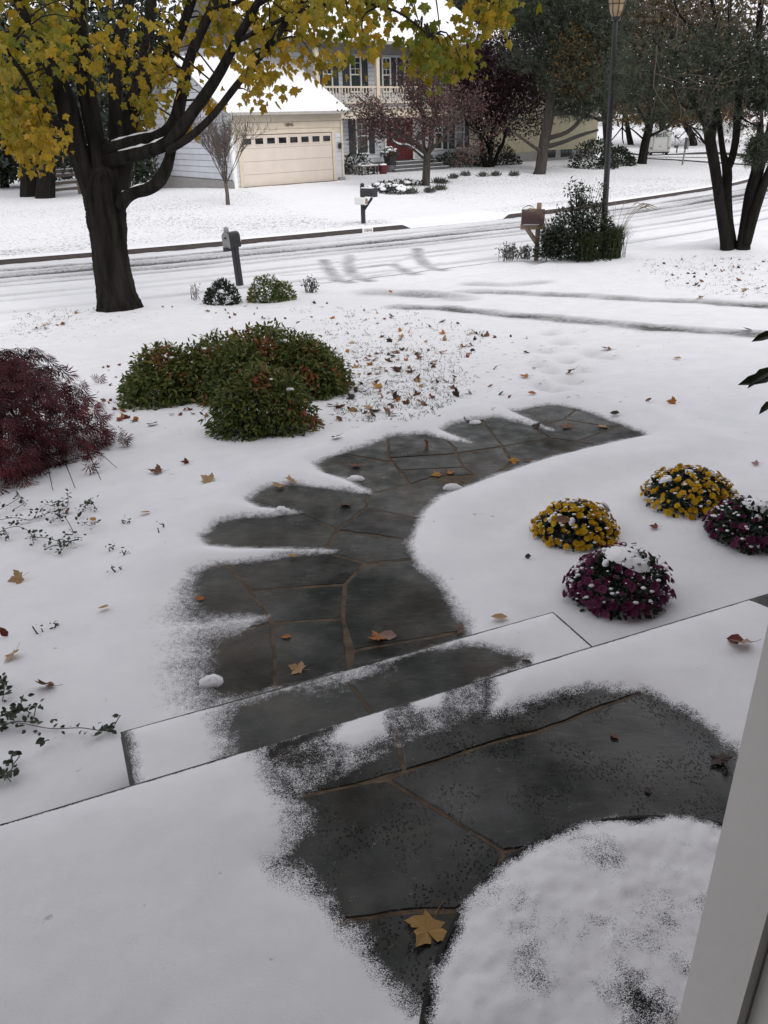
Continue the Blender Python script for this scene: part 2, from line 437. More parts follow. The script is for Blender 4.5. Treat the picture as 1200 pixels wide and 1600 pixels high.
M['nandina'] = lm('nandina_leaf', [(.028, .055, .012), (.075, .115, .022), (.15, .165, .034), (.22, .13, .038), (.30, .075, .04)], .4, .25, .35)
M['dkgreen'] = lm('dark_leaf', [(.008, .014, .008), (.015, .026, .012), (.030, .040, .018)], .45, .1, .4)
M['plum'] = lm('plum_leaf', [(.016, .007, .010), (.032, .012, .016), (.065, .022, .027)], .6, .15)
M['brownleaf'] = lm('brown_leaf', [(.045, .027, .025), (.085, .046, .042), (.14, .075, .065)], .7, .15)
M['rustleaf'] = lm('rust_leaf', [(.05, .035, .016), (.11, .065, .02), (.15, .09, .03)], .7, .2)
M['pine'] = lm('pine_needles', [(.020, .030, .019), (.042, .058, .036), (.075, .085, .055)], .6, .1)
M['oliveleaf'] = lm('olive_leaf', [(.045, .038, .022), (.085, .072, .040), (.13, .082, .050)], .6, .15)
M['grassb'] = lm('grass_blade', [(.016, .032, .010), (.032, .052, .016), (.065, .075, .03)], .5, .15)
M['strawb'] = lm('straw_plume', [(.20, .14, .09), (.30, .22, .15)], .7, .2)
M['greyleaf'] = lm('grey_leaf', [(.05, .06, .05), (.10, .11, .10), (.16, .17, .16)], .6, .1)
M['creeper'] = lm('creeper_leaf', [(.018, .03, .014), (.035, .055, .028), (.07, .09, .06)], .5, .15)
M['yflower'] = lm('yellow_petal', [(.56, .31, .010), (.80, .50, .015), (.85, .64, .06)], .5, .25)
M['pflower'] = lm('purple_petal', [(.13, .022, .075), (.23, .045, .13), (.36, .12, .23)], .5, .25)
M['mumleaf'] = lm('mum_leaf', [(.015, .028, .016), (.03, .05, .03), (.09, .11, .10)], .5, .1)
FALL = {'brown': [(.13, .055, .025), (.20, .095, .045)], 'tan': [(.38, .24, .11), (.45, .30, .16)], 'orange': [(.36, .12, .02), (.42, .17, .04)],
        'yellow': [(.48, .27, .03), (.42, .20, .03)], 'red': [(.14, .028, .018), (.20, .05, .03)], 'dark': [(.025, .016, .014), (.05, .03, .025)], 'pink': [(.30, .19, .16), (.36, .25, .22)], 'bigtan': [(.40, .25, .07), (.33, .16, .05)]}
for k_, v_ in FALL.items(): M['fall_' + k_] = lm('fallen_' + k_, v_, .5, .15)
M['white'] = pm('white_paint', (.74, .74, .72), .5, .06, 3, .05, 60)
M['jamb'] = pm('jamb_paint', (.70, .68, .645), .45, .05, 2, .06, 30)
M['siding'] = pm('pale_grey_siding', (.55, .57, .61), .6, .1, 2, .05, 30, objvar=.05)
M['cream'] = pm('cream_trim', (.58, .51, .41), .6, .1, 2, .05, 30)
M['gdoor'] = pm('garage_door_cream', (.60, .53, .465), .55, .06, 2, .05, 30)
M['yellow'] = pm('pale_yellow_siding', (.40, .365, .25), .6, .1, 2, .05, 30)
M['conc_gapshade'] = pm('foundation_and_gap_shade', (.28, .27, .26), .8, .2, 5, .2, 30)  # foundation colour, also the painted shade in the siding gaps
M['kerb'] = pm('wet_kerb', (.045, .033, .031), .6, .4, 6, .3, 40)
M['shutter'] = pm('slate_shutter', (.035, .042, .05), .5, .2, 6, .1, 30)
M['glass'] = glass_mat('window_glass', (.05, .06, .06)); M['dglass'] = glass_mat('dark_glass', (.012, .012, .014))
M['red'] = pm('dark_red_door', (.085, .012, .014), .45, .2, 4, .05, 30)
M['black'] = pm('black_metal', (.014, .014, .016), .35, .3, 12, .1, 60, spec=.5)
M['greymetal'] = pm('grey_metal', (.28, .28, .28), .35, .2, 10, .05, 40, metal=.4)
M['wood'] = pm('weathered_wood_and_gap_shade', (.28, .21, .15), .8, .4, 12, .3, 50, stretch=(1, 1, .2))
M['rail'] = pm('grey_rail_wood', (.17, .14, .12), .85, .4, 10, .3, 40)
M['brown'] = pm('brown_mailbox', (.05, .026, .024), .45, .3, 10, .1, 40)
M['lamp'] = pm('amber_glass', (.30, .21, .12), .25, .25, 12, .1, 40, spec=.6)
M['roofgrey'] = pm('gutter_grey', (.38, .36, .33), .6, .15, 5, .1, 30)
M['truck'] = pm('truck_white', (.42, .42, .41), .4, .08, 2, .03, 30)
M['tyre'] = pm('tyre_rubber', (.015, .015, .015), .8, .3, 10, .1, 40)
M['purple'] = pm('logo_purple', (.045, .016, .07), .5, .05, 3, 0); M['logogreen'] = pm('logo_green', (.02, .13, .045), .5, .05, 3, 0)
M['mat'] = pm('black_rubber_mat', (.012, .012, .012), .7, .4, 60, .6, 180)
M['slate'] = pm('step_slate', (.10, .10, .105), .6, .3, 8, .2, 30)
M['grey'] = pm('sign_post_grey', (.2, .2, .2), .5, .2, 8, .05, 30)
M['darkwall'] = pm('unseen_dark_wall', (.16, .09, .07), .85, .3, 6, .2, 30)  # unseen wall, coloured dark to cut its bounce onto the near snow
M['dark'] = pm('dark_interior', (.04, .038, .035), .9, .2, 3, 0)

# ------------------------------------------------------------------ terrain
NC = catmull([(-60, -11), (-30, 4.0), (-15, 10.7), (-6.77, 14.25), (-3.6, 15.6), (-1.27, 16.6), (1.9, 18.3), (6.5, 21.2), (9.0, 23.0), (11.65, 25.2), (16.5, 30), (20.5, 35.5), (26, 43), (38, 54), (60, 70)], 6)
FC = catmull([(-63, -4.5), (-33, 10.5), (-17, 17.5), (-9.45, 20.74), (-6.58, 22.0), (-3.42, 23.6), (.92, 25.97), (4.32, 28.02), (8.6, 31.26), (14.32, 36.6), (17.4, 40.2), (22, 47), (34, 59.5), (57, 76)], 6)
ZR = -1.30
ZW = -.36
U = np.array([math.sin(math.radians(67.6)), math.cos(math.radians(67.6))]); Vv = np.array([-U[1], U[0]])
def px_line(pts, z): return np.array([hit(x, y, z)[:2] for x, y in pts])
FOOT = [(855, 518), (872, 533), (846, 546), (884, 560), (858, 575), (890, 592), (838, 565), (905, 575), (870, 605), (846, 598), (920, 548), (940, 556)]
def base_z(x, y):
    x = np.asarray(x, float); y = np.asarray(y, float)
    dn = pl_dist(x, y, NC, True); df = pl_dist(x, y, FC, True)      # sign: left of the line is +
    near = -dn; far = df
    zn = np.interp(near, [-50, 0, 1.5, 4, 11, 12.6], [-1.2, -1.2, -1.17, -1.0, -.40, -.345])
    zf = -1.17 + .34 * ss(0, 14, far) - .55 * ss(-5, -16, x) * ss(3, 14, far)
    zf = zf - 2.0 * ss(50, 110, y) + 3.6 * ss(118, 230, y) + 9 * ss(230, 420, y)
    z = np.where(near > 0, zn, np.where(far > 0, zf, ZR))
    return z, near, far
MH = -.98 - float(base_z(np.array([-4.34]), np.array([13.56]))[0][0])
mound = [((-4.34, 13.56), 2.3, MH), ((8.35, 19.3), 1.7, .26), ((4.7, 18.9), 2.4, .16), ((-1.3, 6.6), 1.5, .05)]
def ground(x, y, full=False):
    z, near, far = base_z(x, y)
    for (c, r, h) in mound:
        z = z + h * np.exp(-((x - c[0]) ** 2 + (y - c[1]) ** 2) / (r * .6) ** 2)
    if full: return z, near, far
    return z
_grid = {}
def terr_z(x, y):
    if not _grid: return float(ground(np.array([x]), np.array([y]))[0])
    gx, gy, Zg = _grid['g']
    i = min(max(int(np.searchsorted(gx, x)) - 1, 0), len(gx) - 2); j = min(max(int(np.searchsorted(gy, y)) - 1, 0), len(gy) - 2)
    a = min(max((x - gx[i]) / (gx[i + 1] - gx[i]), 0), 1); b = min(max((y - gy[j]) / (gy[j + 1] - gy[j]), 0), 1)
    return float((Zg[j, i] * (1 - a) + Zg[j, i + 1] * a) * (1 - b) + (Zg[j + 1, i] * (1 - a) + Zg[j + 1, i + 1] * a) * b)
def at(px, py, lift=0):
    z = -.36
    for _ in range(40):
        p = hit(px, py, z + lift); z = .5 * z + .5 * terr_z(p[0], p[1])
    p[2] = z
    return p
# bare parts of the walk, traced on its own plane
WALK_BARE = px_line([(1012, 680), (985, 668), (950, 655), (915, 642), (870, 632), (835, 636), (800, 643), (830, 657), (862, 672), (820, 662), (785, 652), (740, 656), (700, 665), (690, 673), (735, 692), (700, 687), (665, 678),
    (607, 682), (560, 700), (520, 712), (490, 725), (505, 738), (545, 752), (580, 771), (540, 767), (470, 757), (425, 760), (400, 770), (386, 782), (408, 793), (470, 800), (430, 806), (380, 808), (335, 818), (318, 840), (325, 853),
    (370, 858), (440, 858), (522, 861), (470, 867), (400, 875), (330, 885), (300, 895), (290, 930), (290, 965), (320, 973), (380, 967), (420, 963), (380, 979), (330, 992), (305, 1005), (303, 1040), (310, 1080), (320, 1110),
    (545, 1055), (735, 1000), (728, 975), (712, 950), (688, 915), (662, 893), (645, 870), (640, 850), (650, 825), (665, 795), (690, 775), (730, 760), (790, 738), (850, 718), (920, 700)], ZW)
WALK_ALL = px_line([(1110, 690), (1000, 640), (900, 618), (760, 635), (600, 665), (470, 715), (380, 760), (290, 815), (240, 890), (215, 990), (215, 1140), (560, 1060), (800, 1000), (790, 960), (715, 900), (690, 860), (700, 820), (760, 780), (900, 725), (1050, 715)], ZW)
# tyre tracks
TR = [(px_line([(730, 436), (800, 443), (850, 449), (900, 457), (960, 466), (1020, 475), (1100, 485), (1200, 501), (1290, 515)], -.85), .22, 1.0),
      (px_line([(620, 455), (690, 463), (750, 476), (800, 486), (850, 495), (900, 506), (960, 518), (1020, 530), (1100, 543), (1200, 558), (1290, 573)], -.78), .20, 1.15),
      (px_line([(585, 452), (630, 458), (680, 464)], -1.1), .34, .75), (px_line([(640, 456), (690, 460), (720, 470)], -1.05), .3, .6),
      (px_line([(740, 437), (790, 444), (840, 440)], -1.05), .25, .55)]
def axis(a, b, s0, g, lo, hi):
    c = list(np.arange(a, b + 1e-6, s0)); x, s = b, s0
    while x < hi:
        s *= (1 + g) if s < .9 else 1.10; x += s; c.append(x)
    x, s = a, s0; pre = []
    while x > lo:
        s *= (1 + g) if s < .9 else 1.10; x -= s; pre.append(x)
    return np.array(pre[::-1] + c)
ax_ = axis(-2.2, 2.4, .022, .014, -170, 190)
ay_ = axis(1.6, 6.6, .022, .012, -3, 460)
X, Y = np.meshgrid(ax_, ay_)
x = X.ravel(); y = Y.ravel()
z, near, far = ground(x, y, True)
slush = np.zeros(x.size); speck = np.zeros(x.size); cov = np.ones(x.size)
# undulation
zone = ss(-1, 2, near) + ss(0, 2, far)
z = z + zone * ((fbm(x, y, 1.3, 1) - .5) * .035 + (fbm(x, y, 6, 5) - .5) * .010 * (np.hypot(x, y) < 25))
# sunk under the road and its verges (the street is a mesh of its own)
inside = np.minimum(np.where(near > 0, near, -1), 99); d_road = np.where((near <= 0) & (far <= 0), -1, np.where(near > 0, near, far))
sink = .5 * ss(1.25, .55, d_road)
_grid['g'] = (ax_, ay_, z.reshape(len(ay_), len(ax_)).copy())
# foot prints and tracks
nearm = (np.hypot(x, y) < 24) & (near > 0)
for (pl, w, k) in TR:
    d = pl_dist(x[nearm], y[nearm], pl) + (fbm(x[nearm], y[nearm], 3.5, 3) - .5) * .14
    z[nearm] += -.016 * ss(w, w * .3, d) + .007 * ss(w * 2.0, w * 1.25, d) * ss(w * .8, w * 1.2, d)
    slush[nearm] = np.maximum(slush[nearm], k * .70 * ss(w * 1.75, w * .2, d) * (.5 + .7 * vn(x[nearm], y[nearm], 2.2, 8)))
for i, (fx, fy) in enumerate(FOOT):
    c = at(fx, fy); q = ((x - c[0]) ** 2 + (y - c[1]) ** 2) < 1
    dx = x[q] - c[0]; dy = y[q] - c[1]; t = .25 * (i % 3); ca, sa = math.cos(t), math.sin(t)
    g = np.exp(-(((dx * ca + dy * sa) / .11) ** 2 + ((-dx * sa + dy * ca) / .19) ** 2))
    z[q] -= .06 * g; slush[q] = np.maximum(slush[q], .22 * g)
# walk: snow thins out and ends around the bare stones
q = (x > -2.6) & (x < 3) & (y > 1.2) & (y < 7.4)
sd = poly_sd(x[q], y[q], WALK_BARE)
sall = poly_sd(x[q], y[q], WALK_ALL)
uu = x[q] * U[0] + y[q] * U[1]
soft = .045 + .15 * ss(-.50, -.95, x[q]) * ss(3.75, 2.95, y[q])
sdn = sd + (fbm(x[q], y[q], 9, 4) - .5) * (.03 + .4 * soft)
cov[q] = .5 + sdn / (2 * soft)
thick = .052 * (1 - np.exp(-np.maximum(sd, 0) / (.05 + soft))) + .003
zb = ZW + np.where(sd > 0, thick, .003)
blend = ss(.35, -.05, sall)
z[q] = z[q] * (1 - blend) + zb * blend
_grid['g'] = (ax_, ay_, z.reshape(len(ay_), len(ax_)).copy())
z = z - sink
# under stoop and step the snow is not needed: sink it
vq = x * Vv[0] + y * Vv[1]; uq = x * U[0] + y * U[1]
SV = 1.925
SU0, SU1, SD = -.04, 1.76, .465
stepr = (uq > SU0 - 0.01) & (uq < SU1) & (vq > SV - .1) & (vq < SV + SD)
# lawn specks: grass showing through thin snow
def patch(px, py, r): c = at(px, py); return np.exp(-((x - c[0]) ** 2 + (y - c[1]) ** 2) / r ** 2)
speck += np.where(far > 1.2, .16 + .42 * fbm(x, y, .22, 6, 4), 0)
drv = pl_dist(x, y, np.array([(1.9, 27.2), (-.2, 31), (-3.3, 39.5)]))
speck *= np.where(far > 0, ss(1.8, 3.2, drv), 1)
speck += np.where(near > .6, .30 * patch(620, 560, 3.0) + .18 * patch(560, 620, 1.2) + .22 * patch(1080, 430, 3.5) + .32 * patch(60, 510, 2.2), 0)
bank = pl_dist(x, y, np.array([(16, 62), (30, 58), (40, 52)])); speck += 0.55 * ss(2.2, .4, bank)
z[(uq > -4) & (uq < 6) & (vq < SV - .06)] -= .5
z[stepr & (vq < SV + SD - .05) & (uq < SU1 - .05) & (uq > SU0 + .05)] -= .3
nx, ny = len(ax_), len(ay_)
idx = np.arange(nx * ny).reshape(ny, nx)
fc = np.stack([idx[:-1, :-1], idx[:-1, 1:], idx[1:, 1:], idx[1:, :-1]], -1).reshape(-1, 4)
keep = cov[fc].max(1) > -.05
me = mesh_np('snow_ground', np.stack([x, y, z], 1), fc[keep], {'cov': cov, 'slush': slush, 'speck': speck}, True)
me.materials.append(M['snow'])
ground_o = link('snow_ground', me, kind='structure')

# ------------------------------------------------------------------ street, kerb and verges
def resample(pl, n):
    s = np.r_[0, np.cumsum(np.linalg.norm(np.diff(pl, axis=0), axis=1))]
    t = np.linspace(0, s[-1], n); return np.stack([np.interp(t, s, pl[:, 0]), np.interp(t, s, pl[:, 1])], 1)
# pair the kerb lines by nearest foot point so cross sections stay square
fcs = resample(FC, 1500); fcs = fcs[(fcs[:, 0] > -40) & (fcs[:, 0] < 52)]
ncd = resample(NC, 4000)
ncs = np.array([ncd[np.argmin(((ncd - p) ** 2).sum(1))] for p in fcs])
k_ = np.ones(41) / 41
ncs = np.stack([np.convolve(np.pad(ncs[:, i], 20, 'edge'), k_, 'valid') for i in (0, 1)], 1)
n = len(fcs)
sl = np.r_[0, np.cumsum(np.linalg.norm(np.diff(fcs, axis=0), axis=1))]
wid = np.linalg.norm(fcs - ncs, axis=1)
tt = np.r_[np.linspace(-1.6, -.02, 18), np.linspace(0, 1, 110)]            # <0: metres outside the near kerb, 0..1 across
nrm = (fcs - ncs) / wid[:, None]
SX = np.zeros((n, len(tt))); SY = SX.copy(); SZ = SX.copy(); SL = SX.copy(); SP = SX.copy()
for j, t in enumerate(tt):
    p = ncs + nrm * (t if t < 0 else t * wid)[:, None] if t >= 0 else ncs + nrm * t
    SX[:, j], SY[:, j] = p[:, 0], p[:, 1]
    dfar = (1 - max(t, 0)) * wid; dn = t * wid if t > 0 else np.full(n, t)
    if t < 0:
        SZ[:, j] = -1.2 + .006 - .08 * ss(-1.35, -1.6, t) - .03 * ss(-.5, 0, t) + (fbm(p[:, 0], p[:, 1], 2, 2) - .5) * .02
        SP[:, j] = .12 * ss(-.3, -1, t)
    else:
        SZ[:, j] = ZR + .015 + .055 * ss(.5, 0, dn)
        amp = .006 + .010 * ss(5, 2, dfar)
        SZ[:, j] += (fbm(sl * .35, dfar * 6, 1, 2) - .5) * amp * 3 + (fbm(p[:, 0], p[:, 1], 5, 4) - .5) * amp * 1.5
        wob = (fbm(sl, dfar * 0, .25, 3) - .5) * .25
        for (c, w, dep, kk) in [(1.05, .12, .030, .38), (1.55, .10, .022, .28), (2.05, .16, .032, .52), (2.75, .12, .02, .28), (3.3, .10, .018, .22), (4.5, .10, .012, .20), (5.1, .09, .010, .16), (6.3, .10, .008, .14)]:
            d = np.abs(dfar - c - wob * (1 if c < 4 else .5))
            SZ[:, j] -= dep * np.exp(-(d / w) ** 2); SZ[:, j] += dep * .6 * np.exp(-((d - w * 2) / (w * .7)) ** 2)
            SL[:, j] = np.maximum(SL[:, j], 1.7 * kk * np.exp(-(d / (w * 1.6)) ** 2) * (.35 + 1.1 * vn(sl, dfar * 0 + c, .55, 5)))
        SL[:, j] += .30 * ss(5.2, 3.0, dfar) * fbm(sl * .5, dfar * 7, 1, 3)
        # gutter line along the driveway mouth
        gut = np.exp(-(dn / .10) ** 2) * ss(-2.0, -.6, p[:, 0]) * ss(3.6, 2.2, p[:, 0]); SL[:, j] = np.maximum(SL[:, j], .75 * gut)
        gut2 = np.exp(-((dn - .2) / .22) ** 2) * ss(5.0, 6.5, p[:, 0]); SL[:, j] = np.maximum(SL[:, j], .42 * gut2)
for pts in ([(505, 405), (512, 418), (525, 436), (547, 447)], [(547, 398), (543, 412), (550, 428), (577, 445)], [(652, 388), (653, 400), (665, 414), (694, 428)], [(560, 418), (612, 412), (628, 420), (648, 434)], [(440, 430), (500, 425), (610, 412), (650, 397)], [(430, 447), (520, 440), (600, 428), (690, 410)]):
    pl = px_line(pts, ZR + .02); lin = len(pts) == 4 and pts[0][0] in (440, 430)
    w = .10 if lin else .20
    d = pl_dist(SX, SY, pl) + (fbm(SX, SY, 3, 3) - .5) * .06
    SL = np.maximum(SL, (.26 if lin else .55) * ss(w, w * .4, d) * (.6 + .6 * vn(SX, SY, 2.5, 4))); SZ = SZ - .012 * ss(w, w * .4, d)
nx, ny = len(tt), n
idx = np.arange(nx * ny).reshape(ny, nx)
fcq = np.stack([idx[:-1, :-1], idx[:-1, 1:], idx[1:, 1:], idx[1:, :-1]], -1).reshape(-1, 4)
me = mesh_np('street', np.stack([SX.ravel(), SY.ravel(), SZ.ravel()], 1), fcq[:, ::-1], {'cov': np.ones(SX.size), 'slush': SL.ravel(), 'speck': SP.ravel()}, True)
me.materials.append(M['snow']); link('street', me, kind='structure')
# far kerb (dark wet face, gap at the neighbour's driveway) and the snowy verge behind it
gapk = ss(.75, 1.15, fcs[:, 0]) * ss(4.45, 4.15, fcs[:, 0])
kh = .14 * (1 - gapk)
def strip(offs, zs, name, mat, at3):
    m_ = len(offs); V = np.zeros((n, m_, 3))
    for j in range(m_):
        p = fcs + nrm * offs[j]; V[:, j, :2] = p; V[:, j, 2] = zs[j]
    idx = np.arange(n * m_).reshape(n, m_)
    f = np.stack([idx[:-1, :-1], idx[:-1, 1:], idx[1:, 1:], idx[1:, :-1]], -1).reshape(-1, 4)[:, ::-1]
    at3 = {k: v.ravel() for k, v in at3(V).items()}
    me = mesh_np(name, V.reshape(-1, 3), f, at3, True); me.materials.append(mat); return link(name, me, kind='structure')
strip([-.03, -.015, 0, .03, .16], [np.full(n, ZR - .05), ZR + .012 + 0 * kh, ZR + kh - .02, ZR + kh - .004, ZR + kh - .004], 'kerb', M['kerb'], lambda V: {})
vo = np.r_[np.linspace(.012, .5, 10), np.linspace(.65, 1.7, 12)]
vz = [ZR + .006 + (kh + .026 - .01 * (o < .02)) + (.155 - kh) * ss(.1, 1.2, o) + (fbm(fcs[:, 0], fcs[:, 1], 3, j) - .5) * .03 * ss(0, .3, o) + .006 - .08 * ss(1.4, 1.7, o) - (.03 if o < .02 else 0) for j, o in enumerate(vo)]
strip(vo, vz, 'verge_snow', M['snow'], lambda V: {'cov': np.ones(V.shape[:2]), 'slush': np.zeros(V.shape[:2]), 'speck': (.22 + .4 * fbm(V[..., 0], V[..., 1], .4, 2)) * ss(.1, .4, np.broadcast_to(vo, V.shape[:2])) * (1 - gapk[:, None])})
# house number painted on the kerb
def text(name, body, size, mat, parent, loc, rot, ext=.003):
    cu = bpy.data.curves.new(name, 'FONT'); cu.body = body; cu.size = size; cu.extrude = ext; cu.align_x = 'CENTER'; cu.align_y = 'CENTER'
    t_ = bpy.data.objects.new(name, cu); COL.objects.link(t_)
    me = bpy.data.meshes.new_from_object(t_.evaluated_get(bpy.context.evaluated_depsgraph_get()))
    bpy.data.objects.remove(t_); me.materials.clear(); me.materials.append(mat)
    o = bpy.data.objects.new(name, me); COL.objects.link(o); o.parent = parent; o.location = loc; o.rotation_euler = rot
    return o
kc = hit(584, 362.5, ZR + .06)
kd = fcs[np.argmin(((fcs - kc[:2]) ** 2).sum(1))]; i_ = int(np.argmin(((fcs - kc[:2]) ** 2).sum(1)))
tg = fcs[i_ + 1] - fcs[i_ - 1]; ka = math.atan2(tg[1], tg[0])
kn = thing('kerb_number', 'white painted house number panel on the dark kerb below the neighbour mailbox', 'house number', (kd[0] - nrm[i_][0] * .035, kd[1] - nrm[i_][1] * .035, ZR + .075), ka)
MB().box((0, 0, 0), (.36, .02, .13)).build('panel', M['white'], kn, world=False)
text('lettering', '10846', .125, M['black'], kn, (0, -.012, 0), (math.pi / 2, 0, 0), .002)

# ------------------------------------------------------------------ flagstones: walk, step, stoop
def uvp(u, v): return np.array([U[0] * u + Vv[0] * v, U[1] * u + Vv[1] * v])
_srs = np.random.RandomState(11)
def flagstone(poly, z, parent, th=.03, gap=.008, mat=None, name='flagstone'):
    poly = np.array(poly, float)
    if np.sum(poly[:, 0] * np.roll(poly[:, 1], -1) - np.roll(poly[:, 0], -1) * poly[:, 1]) < 0: poly = poly[::-1]
    def inset(p, d):
        a = np.roll(p, 1, 0); b = np.roll(p, -1, 0)
        e1 = p - a; e2 = b - p
        n1 = np.stack([-e1[:, 1], e1[:, 0]], 1) / (np.linalg.norm(e1, axis=1)[:, None] + 1e-9)
        n2 = np.stack([-e2[:, 1], e2[:, 0]], 1) / (np.linalg.norm(e2, axis=1)[:, None] + 1e-9)
        m_ = n1 + n2; m_ /= np.maximum(np.linalg.norm(m_, axis=1)[:, None], .3)
        c = np.maximum((m_ * n1).sum(1), .5)[:, None]
        return p + m_ * d / c
    p = inset(poly, gap)
    q = []
    for i in range(len(p)):
        a, b = p[i], p[(i + 1) % len(p)]; L_ = np.linalg.norm(b - a); k = max(1, int(L_ / .05))
        for t in range(k): q.append(a + (b - a) * t / k + (0 if t == 0 else 1) * (_srs.rand(2) - .5) * .007)
    q = np.array(q); q2 = inset(q, .004); n_ = len(q)
    dz = (_srs.rand() - .5) * .004; tl = (_srs.rand(2) - .5) * .006; c = q.mean(0)
    zz = lambda w: z + dz + (w - c) @ tl
    V = [(a[0], a[1], z - th) for a in q] + [(a[0], a[1], zz(a) - .003) for a in q] + [(a[0], a[1], zz(a)) for a in q2]
    f = [tuple(range(2 * n_, 3 * n_))]
    for i in range(n_):
        j = (i + 1) % n_; f += [(i, j, n_ + j, n_ + i), (n_ + i, n_ + j, 2 * n_ + j, 2 * n_ + i)]
    me = bpy.data.meshes.new(name); me.from_pydata(V, [], f); me.materials.append(mat or M['stone']); me.update()
    return link(name, me, parent)
def slab(name, poly, z0, z1, mat, parent=None, kind=None):
    poly = np.array(poly, float)
    if np.sum(poly[:, 0] * np.roll(poly[:, 1], -1) - np.roll(poly[:, 0], -1) * poly[:, 1]) < 0: poly = poly[::-1]
    n_ = len(poly); V = [(a[0], a[1], z0) for a in poly] + [(a[0], a[1], z1) for a in poly]
    f = [tuple(range(n_, 2 * n_)), tuple(range(n_))[::-1]] + [(i, (i + 1) % n_, n_ + (i + 1) % n_, n_ + i) for i in range(n_)]
    me = bpy.data.meshes.new(name); me.from_pydata(V, [], f); me.materials.append(mat); me.update()
    return link(name, me, parent, kind)
walk = slab('garden_walk', WALK_ALL, ZW - .12, ZW - .003, M['mortar'], kind='structure')
WS = [  # traced on the photograph's plan of the walk
 [(250, 1120), (290, 1010), (330, 995), (425, 973), (429, 1030), (430, 1090)], [(230, 1000), (250, 905), (300, 885), (357, 885), (391, 922), (425, 973), (330, 995), (290, 1010)],
 [(357, 885), (330, 868), (400, 868), (505, 862), (570, 879), (539, 913), (391, 922)], [(391, 922), (539, 913), (536, 967), (425, 973)], [(425, 973), (536, 967), (547, 1060), (430, 1090), (429, 1030)],
 [(536, 967), (539, 913), (572, 880), (644, 873), (690, 900), (790, 975), (724, 986), (551, 1016)], [(551, 1016), (724, 986), (790, 975), (810, 1000), (700, 1040), (547, 1062)],
 [(250, 905), (270, 830), (310, 812), (330, 868), (357, 885), (300, 885)], [(310, 812), (380, 790), (400, 785), (465, 800), (527, 828), (516, 846), (505, 862), (400, 868), (330, 868)],
 [(516, 846), (527, 828), (600, 838), (648, 845), (644, 873), (572, 880), (505, 862)], [(527, 828), (562, 800), (573, 793), (656, 811), (690, 820), (648, 845), (600, 838)],
 [(465, 800), (400, 785), (380, 775), (430, 745), (500, 748), (575, 772), (573, 793), (562, 800), (527, 828)], [(573, 793), (575, 772), (640, 757), (675, 745), (720, 770), (690, 820), (656, 811)],
 [(430, 745), (480, 712), (533, 709), (613, 722), (641, 757), (575, 772), (500, 748)], [(480, 712), (540, 685), (607, 668), (607, 716), (613, 722), (533, 709)],
 [(607, 716), (607, 668), (660, 655), (712, 700), (712, 709)], [(613, 722), (607, 716), (712, 709), (725, 730), (625, 735)], [(625, 735), (725, 730), (740, 742), (675, 745), (641, 757)],
 [(725, 730), (712, 709), (786, 697), (800, 722), (770, 742), (720, 770), (740, 742)], [(660, 655), (740, 640), (773, 682), (786, 697), (712, 709), (712, 700)],
 [(740, 640), (800, 628), (798, 641), (836, 669), (860, 685), (786, 697), (773, 682)], [(786, 697), (860, 685), (900, 690), (960, 700), (830, 735), (770, 745), (800, 722)],
 [(800, 628), (870, 616), (900, 640), (880, 655), (836, 669), (798, 641)], [(836, 669), (880, 655), (960, 668), (900, 690), (860, 685)], [(900, 640), (870, 616), (900, 614), (1010, 645), (960, 668), (880, 655)], [(960, 668), (1010, 645), (1110, 690), (1050, 712), (960, 700), (900, 690)]]
for s_ in WS: flagstone(px_line(s_, ZW), ZW, walk, gap=.0085)
# step: a block of two long stones on a riser
sp = [uvp(SU0, SV - .3), uvp(SU1, SV - .3), uvp(SU1, SV + SD), uvp(SU0, SV + SD)]
step = slab('front_step', [uvp(SU0 + .02, SV - .3), uvp(SU1 - .02, SV - .3), uvp(SU1 - .02, SV + SD - .02), uvp(SU0 + .02, SV + SD - .02)], -.6, -.1735, M['mortar'], kind='structure')
ju = hit(560, 1075, -.17)[:2] @ U
for a, b in ((SU0, ju), (ju, SU1)):
    flagstone([uvp(a, SV - .2), uvp(b, SV - .2), uvp(b - .02, SV + SD), uvp(a + (.0 if a == SU0 else -.02), SV + SD)], -.17, step, th=.05, gap=.007)
stoop = slab('stoop', [uvp(-3.4, -.2), uvp(3.6, -.2), uvp(3.6, SV - .02), uvp(-3.4, SV - .02)], -.7, -.003, M['mortar'], kind='structure')
for s_ in ([(-300, 1373), (608, 1106), (632, 1205), (580, 1220), (473, 1243), (-300, 1480)], [(608, 1106), (1300, 903), (1300, 985), (980, 1090), (840, 1143), (780, 1157), (673, 1193), (632, 1205)],
           [(473, 1243), (580, 1220), (607, 1218), (787, 1330), (765, 1390), (713, 1423), (647, 1423), (547, 1437), (300, 1470), (140, 1420), (300, 1300)], [(607, 1218), (632, 1205), (673, 1193), (780, 1157), (840, 1143), (980, 1090), (1300, 985), (1420, 1250), (1150, 1345), (960, 1310), (787, 1330)],
           [(547, 1437), (647, 1423), (713, 1423), (860, 1480), (860, 1700), (560, 1720), (300, 1600), (300, 1470)], [(787, 1330), (960, 1310), (1150, 1345), (1420, 1250), (1500, 1700), (860, 1700), (860, 1480), (713, 1423), (765, 1390)],
           [(-300, 1480), (473, 1243), (300, 1300), (140, 1420), (300, 1470), (300, 1600), (560, 1720), (-300, 1720)]):
    flagstone(px_line(s_, 0), 0.0, stoop, th=.05, gap=.006, mat=M['stonewet'])
AX = [(U[0], U[1], 0), (Vv[0], Vv[1], 0), (0, 0, 1)]
def ub(mb, u0, u1, v0, v1, z0, z1):
    c = uvp((u0 + u1) / 2, (v0 + v1) / 2); return mb.box((c[0], c[1], (z0 + z1) / 2), (u1 - u0, v1 - v0, z1 - z0), AX)
